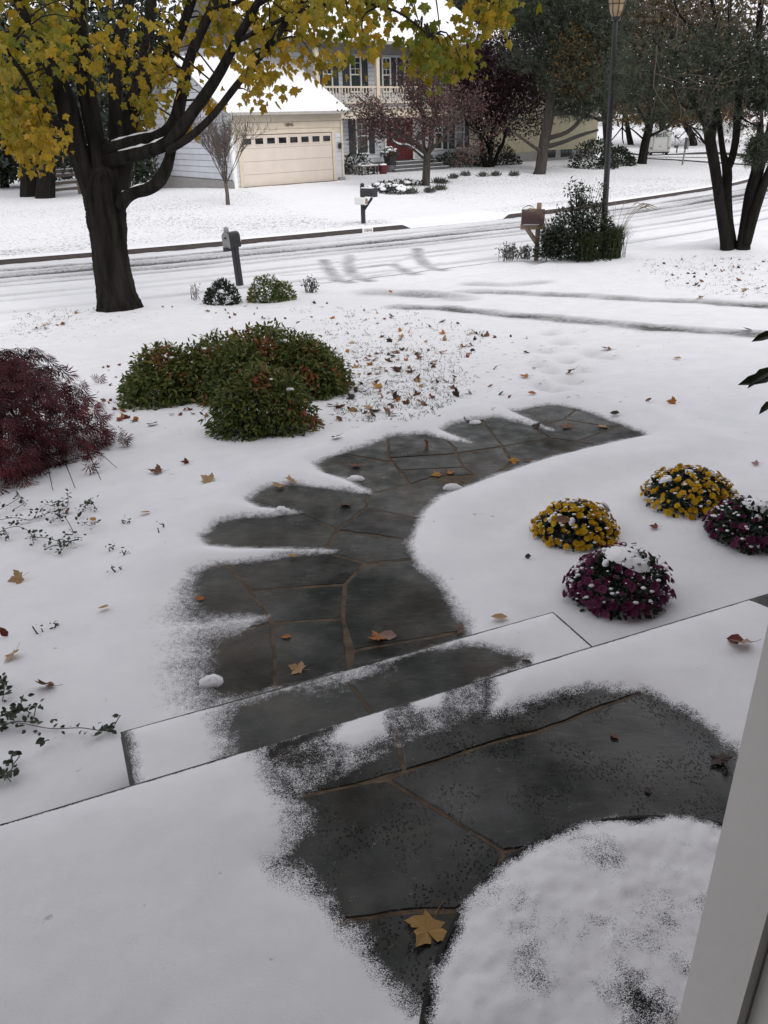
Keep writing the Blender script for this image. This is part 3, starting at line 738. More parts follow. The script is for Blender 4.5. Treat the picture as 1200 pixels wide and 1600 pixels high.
nb = MB(); ub(nb, -3.4, 3.6, SV - .02, SV + .006, -.06, -.002); nb.build('stone_edge_strip', M['stone'], stoop)  # thin strip of dark stone drawing a line along the edge
nb = MB(); ub(nb, SU0 - .004, SU1 + .004, SV + SD - .02, SV + SD + .005, -.24, -.172); ub(nb, SU0 - .006, SU0 + .016, SV - .2, SV + SD - .021, -.24, -.172); ub(nb, SU1 - .016, SU1 + .006, SV - .2, SV + SD - .021, -.24, -.172); nb.build('stone_edge_strip', M['stone'], step)
# snow lying on the step and on the stoop
def uv_sheet(name, us, vs, z0, fn, drop=None, parent=None):
    Ug, Vg = np.meshgrid(us, vs); X = U[0] * Ug + Vv[0] * Vg; Y = U[1] * Ug + Vv[1] * Vg
    z, c = fn(Ug, Vg, X, Y); Z = z0 + z
    if drop is not None:       # roll the front edge over
        vd, r, dep = drop
        over = np.clip((Vg - (vd - r)) / r, 0, 1); Z = Z - (z + .001) * (1 - np.sqrt(np.maximum(0, 1 - over ** 2))) * .8
    ny_, nx_ = Ug.shape; idx = np.arange(nx_ * ny_).reshape(ny_, nx_)
    f = np.stack([idx[:-1, :-1], idx[:-1, 1:], idx[1:, 1:], idx[1:, :-1]], -1).reshape(-1, 4)
    V = np.stack([X.ravel(), Y.ravel(), Z.ravel()], 1); c = c.ravel()
    k = c[f].max(1) > -.05
    me = mesh_np(name, V, f[k], {'cov': c, 'slush': np.zeros(len(c)), 'speck': np.zeros(len(c))}, True); me.materials.append(M['snow'])
    return link(name, me, parent)
STEP_BARE = px_line([(343, 1123), (352, 1105), (385, 1092), (450, 1075), (537, 1050), (545, 1046), (600, 1032), (617, 1031), (640, 1023), (717, 1006), (760, 1010), (807, 1020), (822, 1032), (820, 1042), (760, 1065), (700, 1120), (400, 1210), (340, 1230), (352, 1165)], -.17)
def f_step(u, v, X, Y):
    sd = poly_sd(X, Y, STEP_BARE); n_ = (fbm(X, Y, 11, 4) - .5) * .06
    soft = np.where(u < .5, .065, .04)
    c = .5 + (sd + n_) / (2 * soft)
    c = np.minimum(c, .25 + (u - SU0 + (fbm(X, Y, 8, 9) - .5) * .05) / .07)       # thin along the left end
    c = np.maximum(c, (.52 + (fbm(X, Y, 14, 3) - .5) * .9) * ss(.50, .70, u) * ss(1.08, .88, u) * ss(SV + SD - .16, SV + SD - .03, v + (fbm(X, Y, 9, 2) - .5) * .08))   # frosted back edge
    t = .003 + .030 * (1 - np.exp(-np.maximum(sd, 0) / .07)) + (fbm(X, Y, 7, 3) - .5) * .006 * ss(0, .1, sd)
    ed = np.minimum.reduce([u - SU0, SU1 - u, SV + SD - v]); c = np.minimum(c, -.1 + (ed - .004 + (fbm(X, Y, 25, 3) - .5) * .008) / .010); t = .004 + (t - .004) * (1 - np.exp(-np.maximum(ed - .006, 0) / .06))
    return t, c
uv_sheet('step_snow', np.arange(SU0 + .004, SU1 - .003, .010), np.arange(SV - .05, SV + SD - .004, .010), -.17, f_step, None, step)
STOOP_BARE = px_line([(408, 1166), (425, 1205), (445, 1235), (468, 1262), (462, 1300), (425, 1350), (470, 1385), (530, 1430), (568, 1478), (600, 1530), (628, 1568), (650, 1580), (662, 1575), (760, 1700), (1300, 1700), (1300, 1330), (1180, 1250), (1150, 1175), (1100, 1130), (1050, 1097), (1000, 1076), (920, 1078), (850, 1097), (765, 1124), (762, 1050), (600, 1090)], 0)
FROST = px_line([(400, 1185), (757, 1050), (768, 1112), (700, 1142), (640, 1168), (590, 1190), (540, 1218), (463, 1252)], 0)
CL1 = px_line([(545, 1118), (605, 1100), (602, 1150), (560, 1172), (515, 1160)], 0); CL2 = px_line([(640, 1086), (695, 1070), (690, 1108), (650, 1112)], 0)
CURL = px_line([(420, 1345), (470, 1365), (500, 1400), (520, 1440), (470, 1420)], 0)
def f_stoop(u, v, X, Y):
    sd = poly_sd(X, Y, STOOP_BARE); n_ = (fbm(X, Y, 10, 4) - .5) * .07
    soft = np.interp(X, [-.5, -.2, .1, .5], [.055, .06, .04, .035])
    c = .5 + (sd + n_) / (2 * soft)
    fr = poly_sd(X, Y, FROST)
    c = np.maximum(c, np.where(fr < .02, (.36 + (fbm(X, Y, 16, 2) - .5) * .55) * ss(.02, -.04, fr), -1))
    k1 = np.minimum(poly_sd(X, Y, CL1), poly_sd(X, Y, CL2)); c = np.maximum(c, .62 - k1 / .05)
    cu = poly_sd(X, Y, CURL); c = np.maximum(c, (.42 - cu / .12) * (cu < .04))
    ed = SV - v; c = np.minimum(c, -.15 + (ed - .003 + (fbm(X, Y, 25, 3) - .5) * .007) / .009)
    thin = np.exp(-np.maximum(sd, 0) / .08)
    t = .003 + .034 * (1 - thin) + .018 * ss(.02, -.05, k1) + (fbm(X, Y, 5, 3) - .5) * .010 * ss(0, .15, sd) + (fbm(X, Y, 18, 3) - .5) * .003 * ss(0, .1, sd)
    t = .004 + (t - .004) * (1 - np.exp(-np.maximum(ed - .005, 0) / .085))
    return t, c
so = uv_sheet('stoop_snow', np.arange(-1.75, 2.35, .0105), np.r_[np.arange(.42, SV - .035, .0105), np.linspace(SV - .03, SV - .001, 7)], 0, f_stoop, None, stoop)
# half-round door mat under loose snow
ml = catmull(px_line([(655, 1640), (672, 1545), (700, 1470), (742, 1400), (800, 1345), (870, 1309), (940, 1290), (1030, 1284), (1130, 1296), (1230, 1340)], 0), 5)
c1, c0 = ml[-1], ml[0]
dmat = thing('door_mat', 'half-round black rubber door mat under fluffy snow on the dark stoop', 'door mat', (ml.mean(0)[0], ml.mean(0)[1], .002))
mpoly = np.vstack([ml, [uvp(c1 @ U + .1, .62), uvp(c0 @ U - .02, .62)]])
o = slab('rubber_base', mpoly - np.array(dmat.location[:2]), 0, .014, M['mat'], dmat)
rim = MB(); rim.tube(np.c_[ml, np.full(len(ml), .014)], .008, 6); rim.build('rim', M['mat'], dmat)
HOLE = [px_line(q_, .02) for q_ in ([(960, 1500), (1010, 1520), (1070, 1570), (1090, 1640), (1000, 1640), (940, 1580)], [(900, 1430), (960, 1445), (1040, 1480), (1080, 1530), (1050, 1520), (980, 1470)])]
us = np.arange(-.25, 1.55, .009); vs = np.arange(.64, 1.75, .009)
Ug, Vg = np.meshgrid(us, vs); Xm = U[0] * Ug + Vv[0] * Vg; Ym = U[1] * Ug + Vv[1] * Vg
sdm = poly_sd(Xm, Ym, mpoly) + (fbm(Xm, Ym, 12, 3) - .5) * .05
cm = .5 - (sdm + .014) / .04 + (fbm(Xm, Ym, 14, 4) - .5) * .4
cm = np.minimum(cm, 0.95 + (fbm(Xm, Ym, 9, 4) - .5) * 1.1)
hd = np.minimum(poly_sd(Xm, Ym, HOLE[0]), poly_sd(Xm, Ym, HOLE[1])) + (fbm(Xm, Ym, 20, 3) - .5) * .10
cm = np.minimum(cm, .80 + hd / .16)
Zm = .020 + .022 * ss(0, -.12, sdm) + (fbm(Xm, Ym, 14, 3) - .5) * .014 + (fbm(Xm, Ym, 40, 2) - .5) * .008
idx = np.arange(Xm.size).reshape(Xm.shape); f = np.stack([idx[:-1, :-1], idx[:-1, 1:], idx[1:, 1:], idx[1:, :-1]], -1).reshape(-1, 4)
k = cm.ravel()[f].max(1) > 0
me = mesh_np('snow_cover', np.stack([Xm.ravel() - dmat.location[0], Ym.ravel() - dmat.location[1], Zm.ravel()], 1), f[k], {'cov': cm.ravel(), 'slush': np.zeros(Xm.size), 'speck': np.zeros(Xm.size)}, True)
me.materials.append(M['snow']); link('snow_cover', me, dmat)

# ------------------------------------------------------------------ own house: wall, white door jamb, unseen eaves and roof shaped to darken the near snow
JU = .648
hw = MB(); ub(hw, JU + .155, 7, .37, .49, -.5, 5.6); ub(hw, -7, -.45, .37, .49, -.5, 5.6); ub(hw, -.45, JU + .155, .37, .49, 2.2, 5.6)
ub(hw, -6, 6, .50, 1.15, 2.6, 2.75); o = hw.build('house_wall_and_shade_eave', M['darkwall']); o['kind'] = 'structure'  # unseen eave slab added to shade the stoop and garden
hw = MB(); ub(hw, -7.4, 7.4, -3.5, 1.0, 5.6, 5.8); ub(hw, -7.3, 7.3, -3.4, .2, 5.8, 7.4); ub(hw, -6, 6, -3.4, -3.2, -.5, 5.4); ub(hw, -6, 6, -3.2, .365, 2.5, 2.6); ub(hw, -6, 6, -3.2, .36, -.1, .1)  # unseen roof block raised so its soft shadow covers the near ground
o = hw.build('house_shell', M['dark']); o['kind'] = 'structure'
dj = thing('door_jamb', 'white painted door jamb standing at the right edge of the doorway', 'door frame', (*uvp(JU, .45), .1))
a_ = MB(); ub(a_, JU, JU + .15, .415, .50, .1, 2.2); a_.build('jamb_post', M['jamb'], dj)
a_ = MB(); ub(a_, JU + .018, JU + .15, .36, .413, .1, 2.2); a_.build('door_stop', M['jamb'], dj)
a_ = MB(); ub(a_, JU + .010, JU + .13, .33, .358, .1, 2.2); a_.build('inner_casing', M['jamb'], dj)

# ------------------------------------------------------------------ the house across the street (local frame: x along its front, y away from the street)
HA = math.radians(38); E1 = np.array([math.cos(HA), math.sin(HA)]); E2 = np.array([-E1[1], E1[0]])
G = np.array([-1.54, 41.89]); GZ = -.85
house = thing('two_storey_house', 'pale grey two-storey house with cream garage, balcony and dark red door across the street', 'house', (G[0], G[1], GZ), HA)
def hx(px, y_, org=G, e1=E1, e2=E2):
    """x along a house front of the vertical line seen at px (around eye level), on the plane y_"""
    d = ray(px, 190 - (px - 600) * .026); o_ = org + e2 * y_
    A = np.array([[d[0], -e1[0]], [d[1], -e1[1]]]); t = np.linalg.solve(A, o_); return t[1]
def part(name, mb, mat, parent=house): return mb.build(name, M[mat], parent, world=False)
def bx(name, mat, c, sz, parent=house):
    b_ = MB(); b_.box(c, sz); return part(name, b_, mat, parent)
def window(parent, x, y, z, w, h, shut=True, rows=2, sw=.42, loc_off=(0, 0, 0)):
    f = MB(); t = .07
    f.box((x, y, z + h / 2), (w, .10, t)); f.box((x, y, z - h / 2), (w + .1, .14, t)); f.box((x - w / 2, y, z), (t, .09, h)); f.box((x + w / 2, y, z), (t, .09, h))
    fo = part('window', f, 'white', parent)
    m_ = MB(); m_.box((x, y + .01, z), (w - t, .06, .06)); part('sash_rail', m_, 'white', fo)
    for s_ in (-1, 1):
        bx('pane', 'glass', (x, y + .025, z + s_ * h / 4), (w - t, .02, h / 2 - .05), fo)
    g = MB(); g.box((x, y + .008, z + h / 4), (.025, .03, h / 2 - .06))
    for q_ in (1, 2): g.box((x, y + .007, z + h / 2 * q_ / 3), (w - t, .03, .025))
    part('muntin', g, 'white', fo)
    if shut:
        for s_ in (-1, 1):
            bx('shutter', 'shutter', (x + s_ * (w / 2 + sw / 2 + .06), y + .02, z), (sw, .05, h + .05), parent)
    return fo
def siding(parent, x0, x1, y, z0, z1, c, mat, name='siding_board', skip=()):
    b_ = MB(); w = x1 - x0
    v = np.array([[0, 0, 0], [w, 0, 0], [w, -.022, 0], [0, -.022, 0], [0, 0, c - .018], [w, 0, c - .018], [w, -.008, c - .018], [0, -.008, c - .018]], float)
    b_.add(v, [(0, 1, 2), (0, 2, 3), (3, 2, 6), (3, 6, 7), (4, 6, 5), (4, 7, 6), (0, 3, 7), (0, 7, 4), (1, 5, 6), (1, 6, 2)])
    me = b_.mesh(name); me.materials.append(M[mat]); k = int((z1 - z0) / c)
    for i in range(k):
        o = link(name, me, parent); o.location = (x0, y, z0 + i * c)
GW, GD, GE = 5.9, 8.6, 3.07                     # garage: width, depth, eave height
YF = 4.0                                         # main front wall
XR = hx(742, YF)
# garage
bx('garage_wall', 'cream', (-GW / 2, .12, GE / 2 - .1), (GW, .2, GE + .2))
bx('foundation', 'conc_gapshade', (-GW - .02, GD / 2, -.25), (.14, GD, 1.1))
gd = bx('garage_door', 'wood', (-3.05, .0, 1.06), (4.86, .06, 2.12))  # darker backing, painted shade in the gaps between panels
for i in range(4): bx('door_panel', 'gdoor', (-3.05, -.028, .27 + i * .53), (4.84, .02, .517), gd)
for i in range(8):
    x_ = -3.05 - 2.13 + i * .608
    fr = bx('door_window', 'gdoor', (x_, -.055, 1.88), (.50, .02, .33), gd)
    bx('door_pane', 'dglass', (x_, -.068, 1.88), (.40, .012, .235), gd)
for s_ in (-1, 1): bx('door_trim', 'cream', (-3.05 + s_ * 2.53, -.035, 1.1), (.19, .09, 2.24))
bx('door_trim', 'cream', (-3.05, -.035, 2.24), (4.86, .09, .17))
for i, zz in enumerate((2.47, 2.77)): bx('header_board', 'cream', (-GW / 2, .005 - .012 * i, zz), (GW - .02, .05, .27))
bx('threshold', 'rail', (-3.05, -.10, .02), (5.1, .2, .05))
siding(house, -.40, -.03, .015, .1, 2.3, .2, 'siding'); bx('corner_board', 'cream', (-.02, .0, 1.3), (.10, .12, 2.7)); bx('corner_board', 'white', (-GW + .0, .02, 1.3), (.16, .14, 3.2))
siding(house, -GW + .08, -GW + .42, .015, .1, 2.3, .2, 'siding')
bx('corner_block', 'conc_gapshade', (-.16, -.06, .06), (.32, .2, .22))
text('house_number', '10846', .2, M['rail'], house, (-2.95, -.045, 2.50), (math.pi / 2, 0, 0), .01)
lt = MB(); lt.lathe((0, 0, 0), [(.03, .12), (.09, .1), (.08, -.08), (.04, -.14)], 8); lt.box((0, .08, .02), (.06, .14, .05)); o = part('wall_lantern', lt, 'black'); o.location = (-.2, -.10, 1.55)
# garage gable wall on the left, boards clipped by the roof slope
RY, RP = GD / 2, .50
gz = lambda y_: GE + RP * (GD / 2 - abs(y_ - GD / 2)) - .02
k = 0; zz = .35
while zz < gz(RY) - .05:
    h_ = .255; y0, y1 = .0, GD
    if zz + h_ > GE: y0 = max(0, (zz + h_ - GE) / RP); y1 = GD - y0
    if y1 - y0 > .15:
        b_ = MB(); b_.add(np.array([(-GW, y0, zz), (-GW, y1, zz), (-GW - .022, y1, zz), (-GW - .022, y0, zz), (-GW, y0, zz + h_ - .02), (-GW, y1, zz + h_ - .02), (-GW - .008, y1, zz + h_ - .02), (-GW - .008, y0, zz + h_ - .02)]),
                            [(0, 1, 2), (0, 2, 3), (3, 2, 6), (3, 6, 7), (0, 3, 7), (0, 7, 4), (1, 5, 6), (1, 6, 2), (4, 7, 6), (4, 6, 5)]); part('siding_board', b_, 'siding')
    zz += h_
bx('side_wall', 'conc_gapshade', (-GW + .06, GD / 2, GE / 2), (.1, GD - .05, GE))  # grey backing paints the shadow lines between the boards
def roof(name, x0, x1, y0, y1, ze, pitch, th, mat, over=0, parent=house):
    """gable roof, ridge along x"""
    ym = (y0 + y1) / 2; zr = ze + pitch * (ym - y0)
    b_ = MB()
    for s_ in (0, 1):
        ya = y0 if s_ == 0 else y1
        v = np.array([(x0, ya, ze), (x1, ya, ze), (x1, ym, zr), (x0, ym, zr), (x0, ya, ze + th), (x1, ya, ze + th), (x1, ym, zr + th), (x0, ym, zr + th)])
        b_.add(v, [(0, 1, 2), (0, 2, 3), (4, 6, 5), (4, 7, 6), (0, 5, 1), (0, 4, 5), (1, 6, 2), (1, 5, 6), (0, 3, 7), (0, 7, 4)])
    return part(name, b_, mat, parent)
roof('garage_roof', -GW - .25, .25, -.42, GD + .4, GE - .21 + .03, RP, .12, 'roofgrey')
def snow_roof(x0, x1, y0, y1, ze, pitch, th):
    ys = np.linspace(y0, y1, 40); xs = np.linspace(x0, x1, 30); ym = (y0 + y1) / 2
    Xg, Yg = np.meshgrid(xs, ys); e = np.minimum.reduce([Xg - x0, x1 - Xg, Yg - y0, y1 - Yg])
    Z = ze + pitch * (ym - y0 - np.sqrt((Yg - ym) ** 2 + .02)) + th * np.sqrt(np.clip(e / .15, 0, 1)) + (fbm(Xg, Yg, .8, 3) - .5) * .05
    idx = np.arange(Xg.size).reshape(Xg.shape); f = np.stack([idx[:-1, :-1], idx[:-1, 1:], idx[1:, 1:], idx[1:, :-1]], -1).reshape(-1, 4)
    me = mesh_np('roof_snow', np.stack([Xg.ravel(), Yg.ravel(), Z.ravel()], 1), f, None, True); me.materials.append(M['snowp']); return link('roof_snow', me, house)
snow_roof(-GW - .27, .27, -.44, GD + .42, GE - .06, RP, .12)
bx('gutter', 'roofgrey', (-GW / 2, -.47, GE - .10), (GW + .5, .10, .12))
# main block
XL = -2.4; ME = 6.1; YB = YF - 1.5               # left end, eave height, front of the balcony
bx('front_wall', 'conc_gapshade', ((XL + XR) / 2, YF + .12, ME / 2), (XR - XL, .2, ME))  # grey behind the siding, shows in the gaps as painted shadow
bx('end_wall', 'siding', (XL + .1, YF + 4, ME / 2), (.2, 8, ME))
bx('end_wall', 'siding', (XR - .1, YF + 4, ME / 2), (.2, 8, ME))
xd0, xd1 = hx(602, YF), hx(644, YF)
siding(house, .15, xd0 - .15, YF - .0, .5, 2.7, .2, 'siding'); siding(house, xd1 + .15, XR, YF - .0, .5, 2.7, .2, 'siding'); siding(house, XL, XR, YF, 3.5, ME - .2, .2, 'siding')
dr = bx('front_door', 'red', ((xd0 + xd1) / 2, YF - .03, .55 + 1.1), (xd1 - xd0 - .05, .06, 2.2))
for i in range(3):
    for s_ in (-1, 1): bx('raised_panel', 'red', ((xd0 + xd1) / 2 + s_ * (xd1 - xd0) * .22, YF - .065, 1.0 + i * .65), ((xd1 - xd0) * .32, .02, .48), dr)
for xx in (xd0 - .06, xd1 + .06): bx('door_casing', 'white', (xx, YF - .04, 1.7), (.12, .10, 2.3))
bx('door_casing', 'white', ((xd0 + xd1) / 2, YF - .04, 2.83), (xd1 - xd0 + .24, .10, .12))
def pxwin(p0, p1, z, h, shut=True, sw=.42):
    a, b = hx(p0, YF), hx(p1, YF); return window(house, (a + b) / 2, YF - .05, z, b - a, h, shut, 2, sw)
pxwin(555, 573, 1.85, 1.75); pxwin(678, 690, 1.85, 1.7, True, .36); pxwin(711, 724, 1.85, 1.7, True, .4)
pxwin(508, 521, 4.75, 1.6, True, .36); pxwin(549, 565, 4.75, 1.6); pxwin(598, 610, 4.75, 1.6, True, .36); pxwin(632, 648, 4.75, 1.6); pxwin(690, 704, 4.75, 1.6)
bx('corner_board', 'cream', (XR - .02, YF - .05, ME / 2), (.22, .14, ME)); bx('corner_board', 'white', (XL + .05, YF - .03, ME / 2), (.2, .14, ME))
XB0 = hx(500, YB)
bx('balcony_floor', 'cream', ((XB0 + XR) / 2, (YB + YF) / 2, 3.02), (XR - XB0, YF - YB, .26))
bx('balcony_fascia', 'cream', ((XB0 + XR) / 2, YB - .03, 2.92), (XR - XB0 + .1, .06, .46))
bx('balcony_fascia', 'roofgrey', ((XB0 + XR) / 2, YB - .10, 3.16), (XR - XB0 + .16, .12, .08))
for zz in (3.42, 4.12): bx('balcony_rail', 'cream', ((XB0 + XR) / 2, YB + .05, zz), (XR - XB0, .07, .08))
bal = MB(); bal.box((0, 0, 0), (.045, .045, .68)); bme = bal.mesh('baluster'); bme.materials.append(M['cream'])
for xx in np.arange(XB0 + .15, XR, .19):
    o = link('baluster', bme, house); o.location = (xx, YB + .05, 3.77)
for p in (500, 592, 668, 739):
    xx = hx(p, YB); bx('column', 'cream', (xx, YB + .06, (3.15 + ME) / 2), (.2, .2, ME - 3.15)); 
for p in (739,): bx('column', 'cream', (hx(p, YB), YB + .06, 1.5), (.2, .2, 2.7))
roof('main_roof', XL - .3, XR + .4, YB - .35, YF + 8.3, ME - .12, .55, .16, 'roofgrey')
snow_roof(XL - .32, XR + .42, YB - .38, YF + 8.3, ME + .04, .55, .14)
bx('gutter', 'roofgrey', ((XL + XR) / 2, YB - .42, ME - .02), (XR - XL + .6, .12, .14))
# front steps and things by the door
xs0, xs1 = hx(604, YF - 1), hx(692, YF - 1)
stp = thing('entry_steps', 'dark stone steps with snowy treads below the red front door', 'steps', (*(G + E1 * (xs0 + xs1) / 2 + E2 * (YF - .8)), GZ), HA)
for i in range(3):
    bx('step_block', 'slate', (0 + .1 * i, -.5 + i * .38 + .2, .08 + i * .085), (xs1 - xs0 - .5 * i, 1.1 - .0 * i, .15 + .17 * i), stp)
    bx('tread_snow', 'snowp', (0 + .1 * i, -.5 + i * .38 - .24, .16 + i * .17), (xs1 - xs0 - .5 * i - .1, .12, .025), stp)
def hw_pt(px, y_): return G + E1 * hx(px, y_) + E2 * y_
c = hw_pt(615, 2.6); bn = thing('bench', 'low dark bench with snow along its seat below the left front window', 'bench', (*hw_pt(573, 2.2), GZ + .02), HA)
bx('seat', 'rail', (0, 0, .42), (1.15, .35, .05), bn); bx('seat_snow', 'snowp', (0, 0, .46), (1.12, .33, .035), bn)
for sx in (-.5, .5):
    for sy in (-.13, .13): bx('leg', 'black', (sx, sy, .2), (.05, .05, .40), bn)
c = hw_pt(597, 2.0); pt = MB(); pt.lathe((0, 0, 0), [(.0, .0), (.19, 0), (.23, .2), (.24, .44), (.20, .46), (0, .46)], 14)
t_ = thing('red_planter', 'dark red barrel planter capped with snow beside the bench', 'planter', (*c, GZ), HA); part('pot', pt, 'red', t_)
pt = MB(); pt.lathe((0, 0, .455), [(.21, 0), (.16, .06), (0, .08)], 12); part('snow_cap', pt, 'snowp', t_)
rs = np.random.RandomState(3)
def bushmesh(n_, rx, ry, rz, size, rs, rn=(0, 1), flat=.2, lump=.25, tmpl=(LEAF_V, LEAF_F), hollow=.55, up=.3):
    d = rdir(rs, n_); d[:, 2] = np.abs(d[:, 2]) - .12
    lumps = rdir(rs, 14); lumps[:, 2] = np.abs(lumps[:, 2])
    bump = 1 + lump * (np.max(d @ lumps.T, 1) - .75) * 2
    r = (hollow + (1 - hollow) * rs.rand(n_) ** .6) * bump
    pos = d * r[:, None] * np.array([rx, ry, rz]); pos[:, 2] = np.maximum(pos[:, 2] + .03, .02)
    tip = d + rs.normal(size=(n_, 3)) * .6 + np.array([0, 0, up - .3]); nr = d + rs.normal(size=(n_, 3)) * .7 + np.array([0, 0, .5])
    V, Fc = cloud(tmpl[0], tmpl[1], pos, rotmats(tip, nr), size * (.6 + .8 * rs.rand(n_)))
    rn_ = np.clip(rn[0] + (rn[1] - rn[0]) * (.6 * rs.rand(n_) + .4 * (rs.rand(14)[np.argmax(d @ lumps.T, 1)])), 0, 1)
    return V, Fc, np.repeat(rn_, len(tmpl[0])), pos, d
def bush(name, label, cat, loc, n_, rx, ry, rz, size, mat, rs, group=None, tmpl=(LEAF_V, LEAF_F), stems=6, snow=0, **kw):
    t = thing(name, label, cat, loc, 0, group)
    V, Fc, rr, pos, d = bushmesh(n_, rx, ry, rz, size, rs, tmpl=tmpl, **kw)
    b_ = MB(); b_.add(V, Fc, rr); part('foliage', b_, mat, t)
    if stems:
        b_ = MB()
        for i in range(stems):
            e = pos[rs.randint(n_)]; b_.tube([(e[0] * .15, e[1] * .15, -.05), (e[0] * .5, e[1] * .5, e[2] * .55), e], [.018 * rx + .006, .010 * rx + .004, .003], 5)
        part('stems', b_, 'bark3', t)
    if snow:
        q_ = pos[(d[:, 2] > .35)]; q_ = q_[rs.permutation(len(q_))[:snow]]
        b_ = MB()
        for e in q_:
            s_ = size * (.35 + .8 * rs.rand()); b_.add(*blob(e + d[0] * 0 + np.array([0, 0, size * .25]), s_, s_ * .9, s_ * .45, rs))
        b_.build('snow_clumps', M['snowp'], t, world=False, smooth=True)['kind'] = 'stuff'
    return t
def blob(c, rx, ry, rz, rs, k=7, r=4):
    th = np.linspace(0, 2 * np.pi, k, endpoint=False); ph = np.linspace(-.5, 1, r) * np.pi / 2
    V = [(rx * math.cos(p) * math.cos(a), ry * math.cos(p) * math.sin(a), rz * math.sin(p)) for p in ph[:-1] for a in th] + [(0, 0, rz)]
    V = np.array(V) * (1 + .3 * (rs.rand(len(V), 1) - .5)) + np.array(c); f = []
    for i in range(r - 2):
        for j in range(k): a, b = i * k + j, i * k + (j + 1) % k; f += [(a, b, b + k), (a, b + k, a + k)]
    t = len(V) - 1
    for j in range(k): f.append(((r - 2) * k + j, (r - 2) * k + (j + 1) % k, t))
    return V, f
QUADT = (SMALL_V, SMALL_F)
def gp(px, y_): c = hw_pt(px, y_); return (c[0], c[1], GZ - .03)
bush('evergreen_bush', 'dark evergreen bush below the left front window beside the garage', 'bush', gp(556, 3.1), 900, .95, .6, 1.15, .13, 'dkgreen', rs, 'evergreen bushes along the house front', QUADT, snow=12)
bush('evergreen_bush', 'wide dark clipped bush under the right front windows', 'bush', gp(712, 3.0), 1200, 1.7, .6, .95, .13, 'dkgreen', rs, 'evergreen bushes along the house front', QUADT)
bush('evergreen_bush', 'small dark bush between the front door and the right windows', 'bush', gp(668, 3.2), 400, .5, .4, 1.0, .12, 'dkgreen', rs, 'evergreen bushes along the house front', QUADT)
bush('evergreen_bush', 'dark round bush at the right corner of the grey house', 'bush', gp(778, 2.6), 1300, 1.3, .9, 1.5, .14, 'dkgreen', rs, 'evergreen bushes along the house front', QUADT)
bush('evergreen_bush', 'low dark bush right of the corner bush before the yellow wall', 'bush', gp(797, 2.2), 600, .8, .6, .7, .12, 'dkgreen', rs, 'evergreen bushes along the house front', QUADT)
t_ = bush('potted_plant', 'leafy plant dusted with snow in a black pot left of the red door', 'potted plant', gp(608, 2.9), 300, .5, .45, .45, .12, 'creeper', rs, None, QUADT, stems=0, snow=25)
t_.location.z += .85; pt = MB(); pt.lathe((0, 0, -.45), [(0, 0), (.26, 0), (.36, .42), (.38, .46), (.3, .46)], 12); part('pot', pt, 'black', t_)
b_ = MB(); b_.lathe((0, 0, -.85), [(.3, 0), (.3, .4), (0, .4)], 8); part('plinth', b_, 'slate', t_)
for i, (px, py, lab) in enumerate([(598, 298, 'left mound of snow-laden creeping juniper on the neighbour lawn'), (620, 302, 'right, lower mound of snow-laden creeping juniper beside the lavender tuft'), (632, 290, 'snowy juniper sprays behind the two mounds, by the small tree')]):
    c = at(px, py)
    t_ = bush('juniper', lab, 'shrub', c, 500, .62 if i < 2 else .9, .5, .34 if i < 2 else .2, .11, 'dkgreen', rs, 'low junipers on the neighbour lawn', QUADT, stems=4)
    b_ = MB()
    for q_ in range(26):
        a = rs.rand() * 6.28; r_ = rs.rand() ** .6 * .55; b_.add(*blob((r_ * math.cos(a) * 1.05, r_ * math.sin(a) * .85, .30 * (1 - r_ ** 2 * 1.6) * (1 if i < 2 else .6)), .16, .13, .07, rs))
    b_.build('snow_cap', M['snowp'], t_, world=False, smooth=True)['kind'] = 'stuff'
TUFT = [(644, 303), (672, 301), (688, 297), (692, 287), (708, 279), (727, 275), (755, 276), (775, 275), (803, 275), (683, 286)]
tu = None
TL = ['yellowish tuft just right of the snowy juniper mounds', 'grey tuft right of the small brown tree trunk, lowest of the right row', 'left one of two grey tufts close together right of the brown tree', 'upper one of the two close tufts right of the brown tree', 'grey tuft below the right front windows of the grey house', 'tuft before the right corner post of the grey house', 'rounded tuft left of the plum tree stems', 'rounded tuft in front of the plum tree stems', 'rightmost tuft, beside the pine trunk before the yellow house', 'small tuft nearest the entry steps, right of the brown tree']
for i, (px, py) in enumerate(TUFT):
    c = at(px, py)
    if i == 0:
        tu = thing('grass_tuft', TL[0], 'plant', c, 0, 'dormant tufts on the neighbour lawn')
        n_ = 90; d = rdir(rs, n_); d[:, 2] = np.abs(d[:, 2]) * 1.2 + .3
        pos = rs.normal(size=(n_, 3)) * [.12, .10, 0]
        V, Fc = cloud(SMALL_V * [.35, 1, 1], SMALL_F, pos, rotmats(d, rdir(rs, n_)), .18 + .14 * rs.rand(n_)); b_ = MB(); b_.add(V, Fc, np.repeat(rs.rand(n_), 4)); tf_ = part('blades', b_, 'greyleaf', tu)
    else:
        o = copyobj(tu); o['label'] = TL[i]; o.location = c; copyobj(tf_, o); o.rotation_euler.z = i
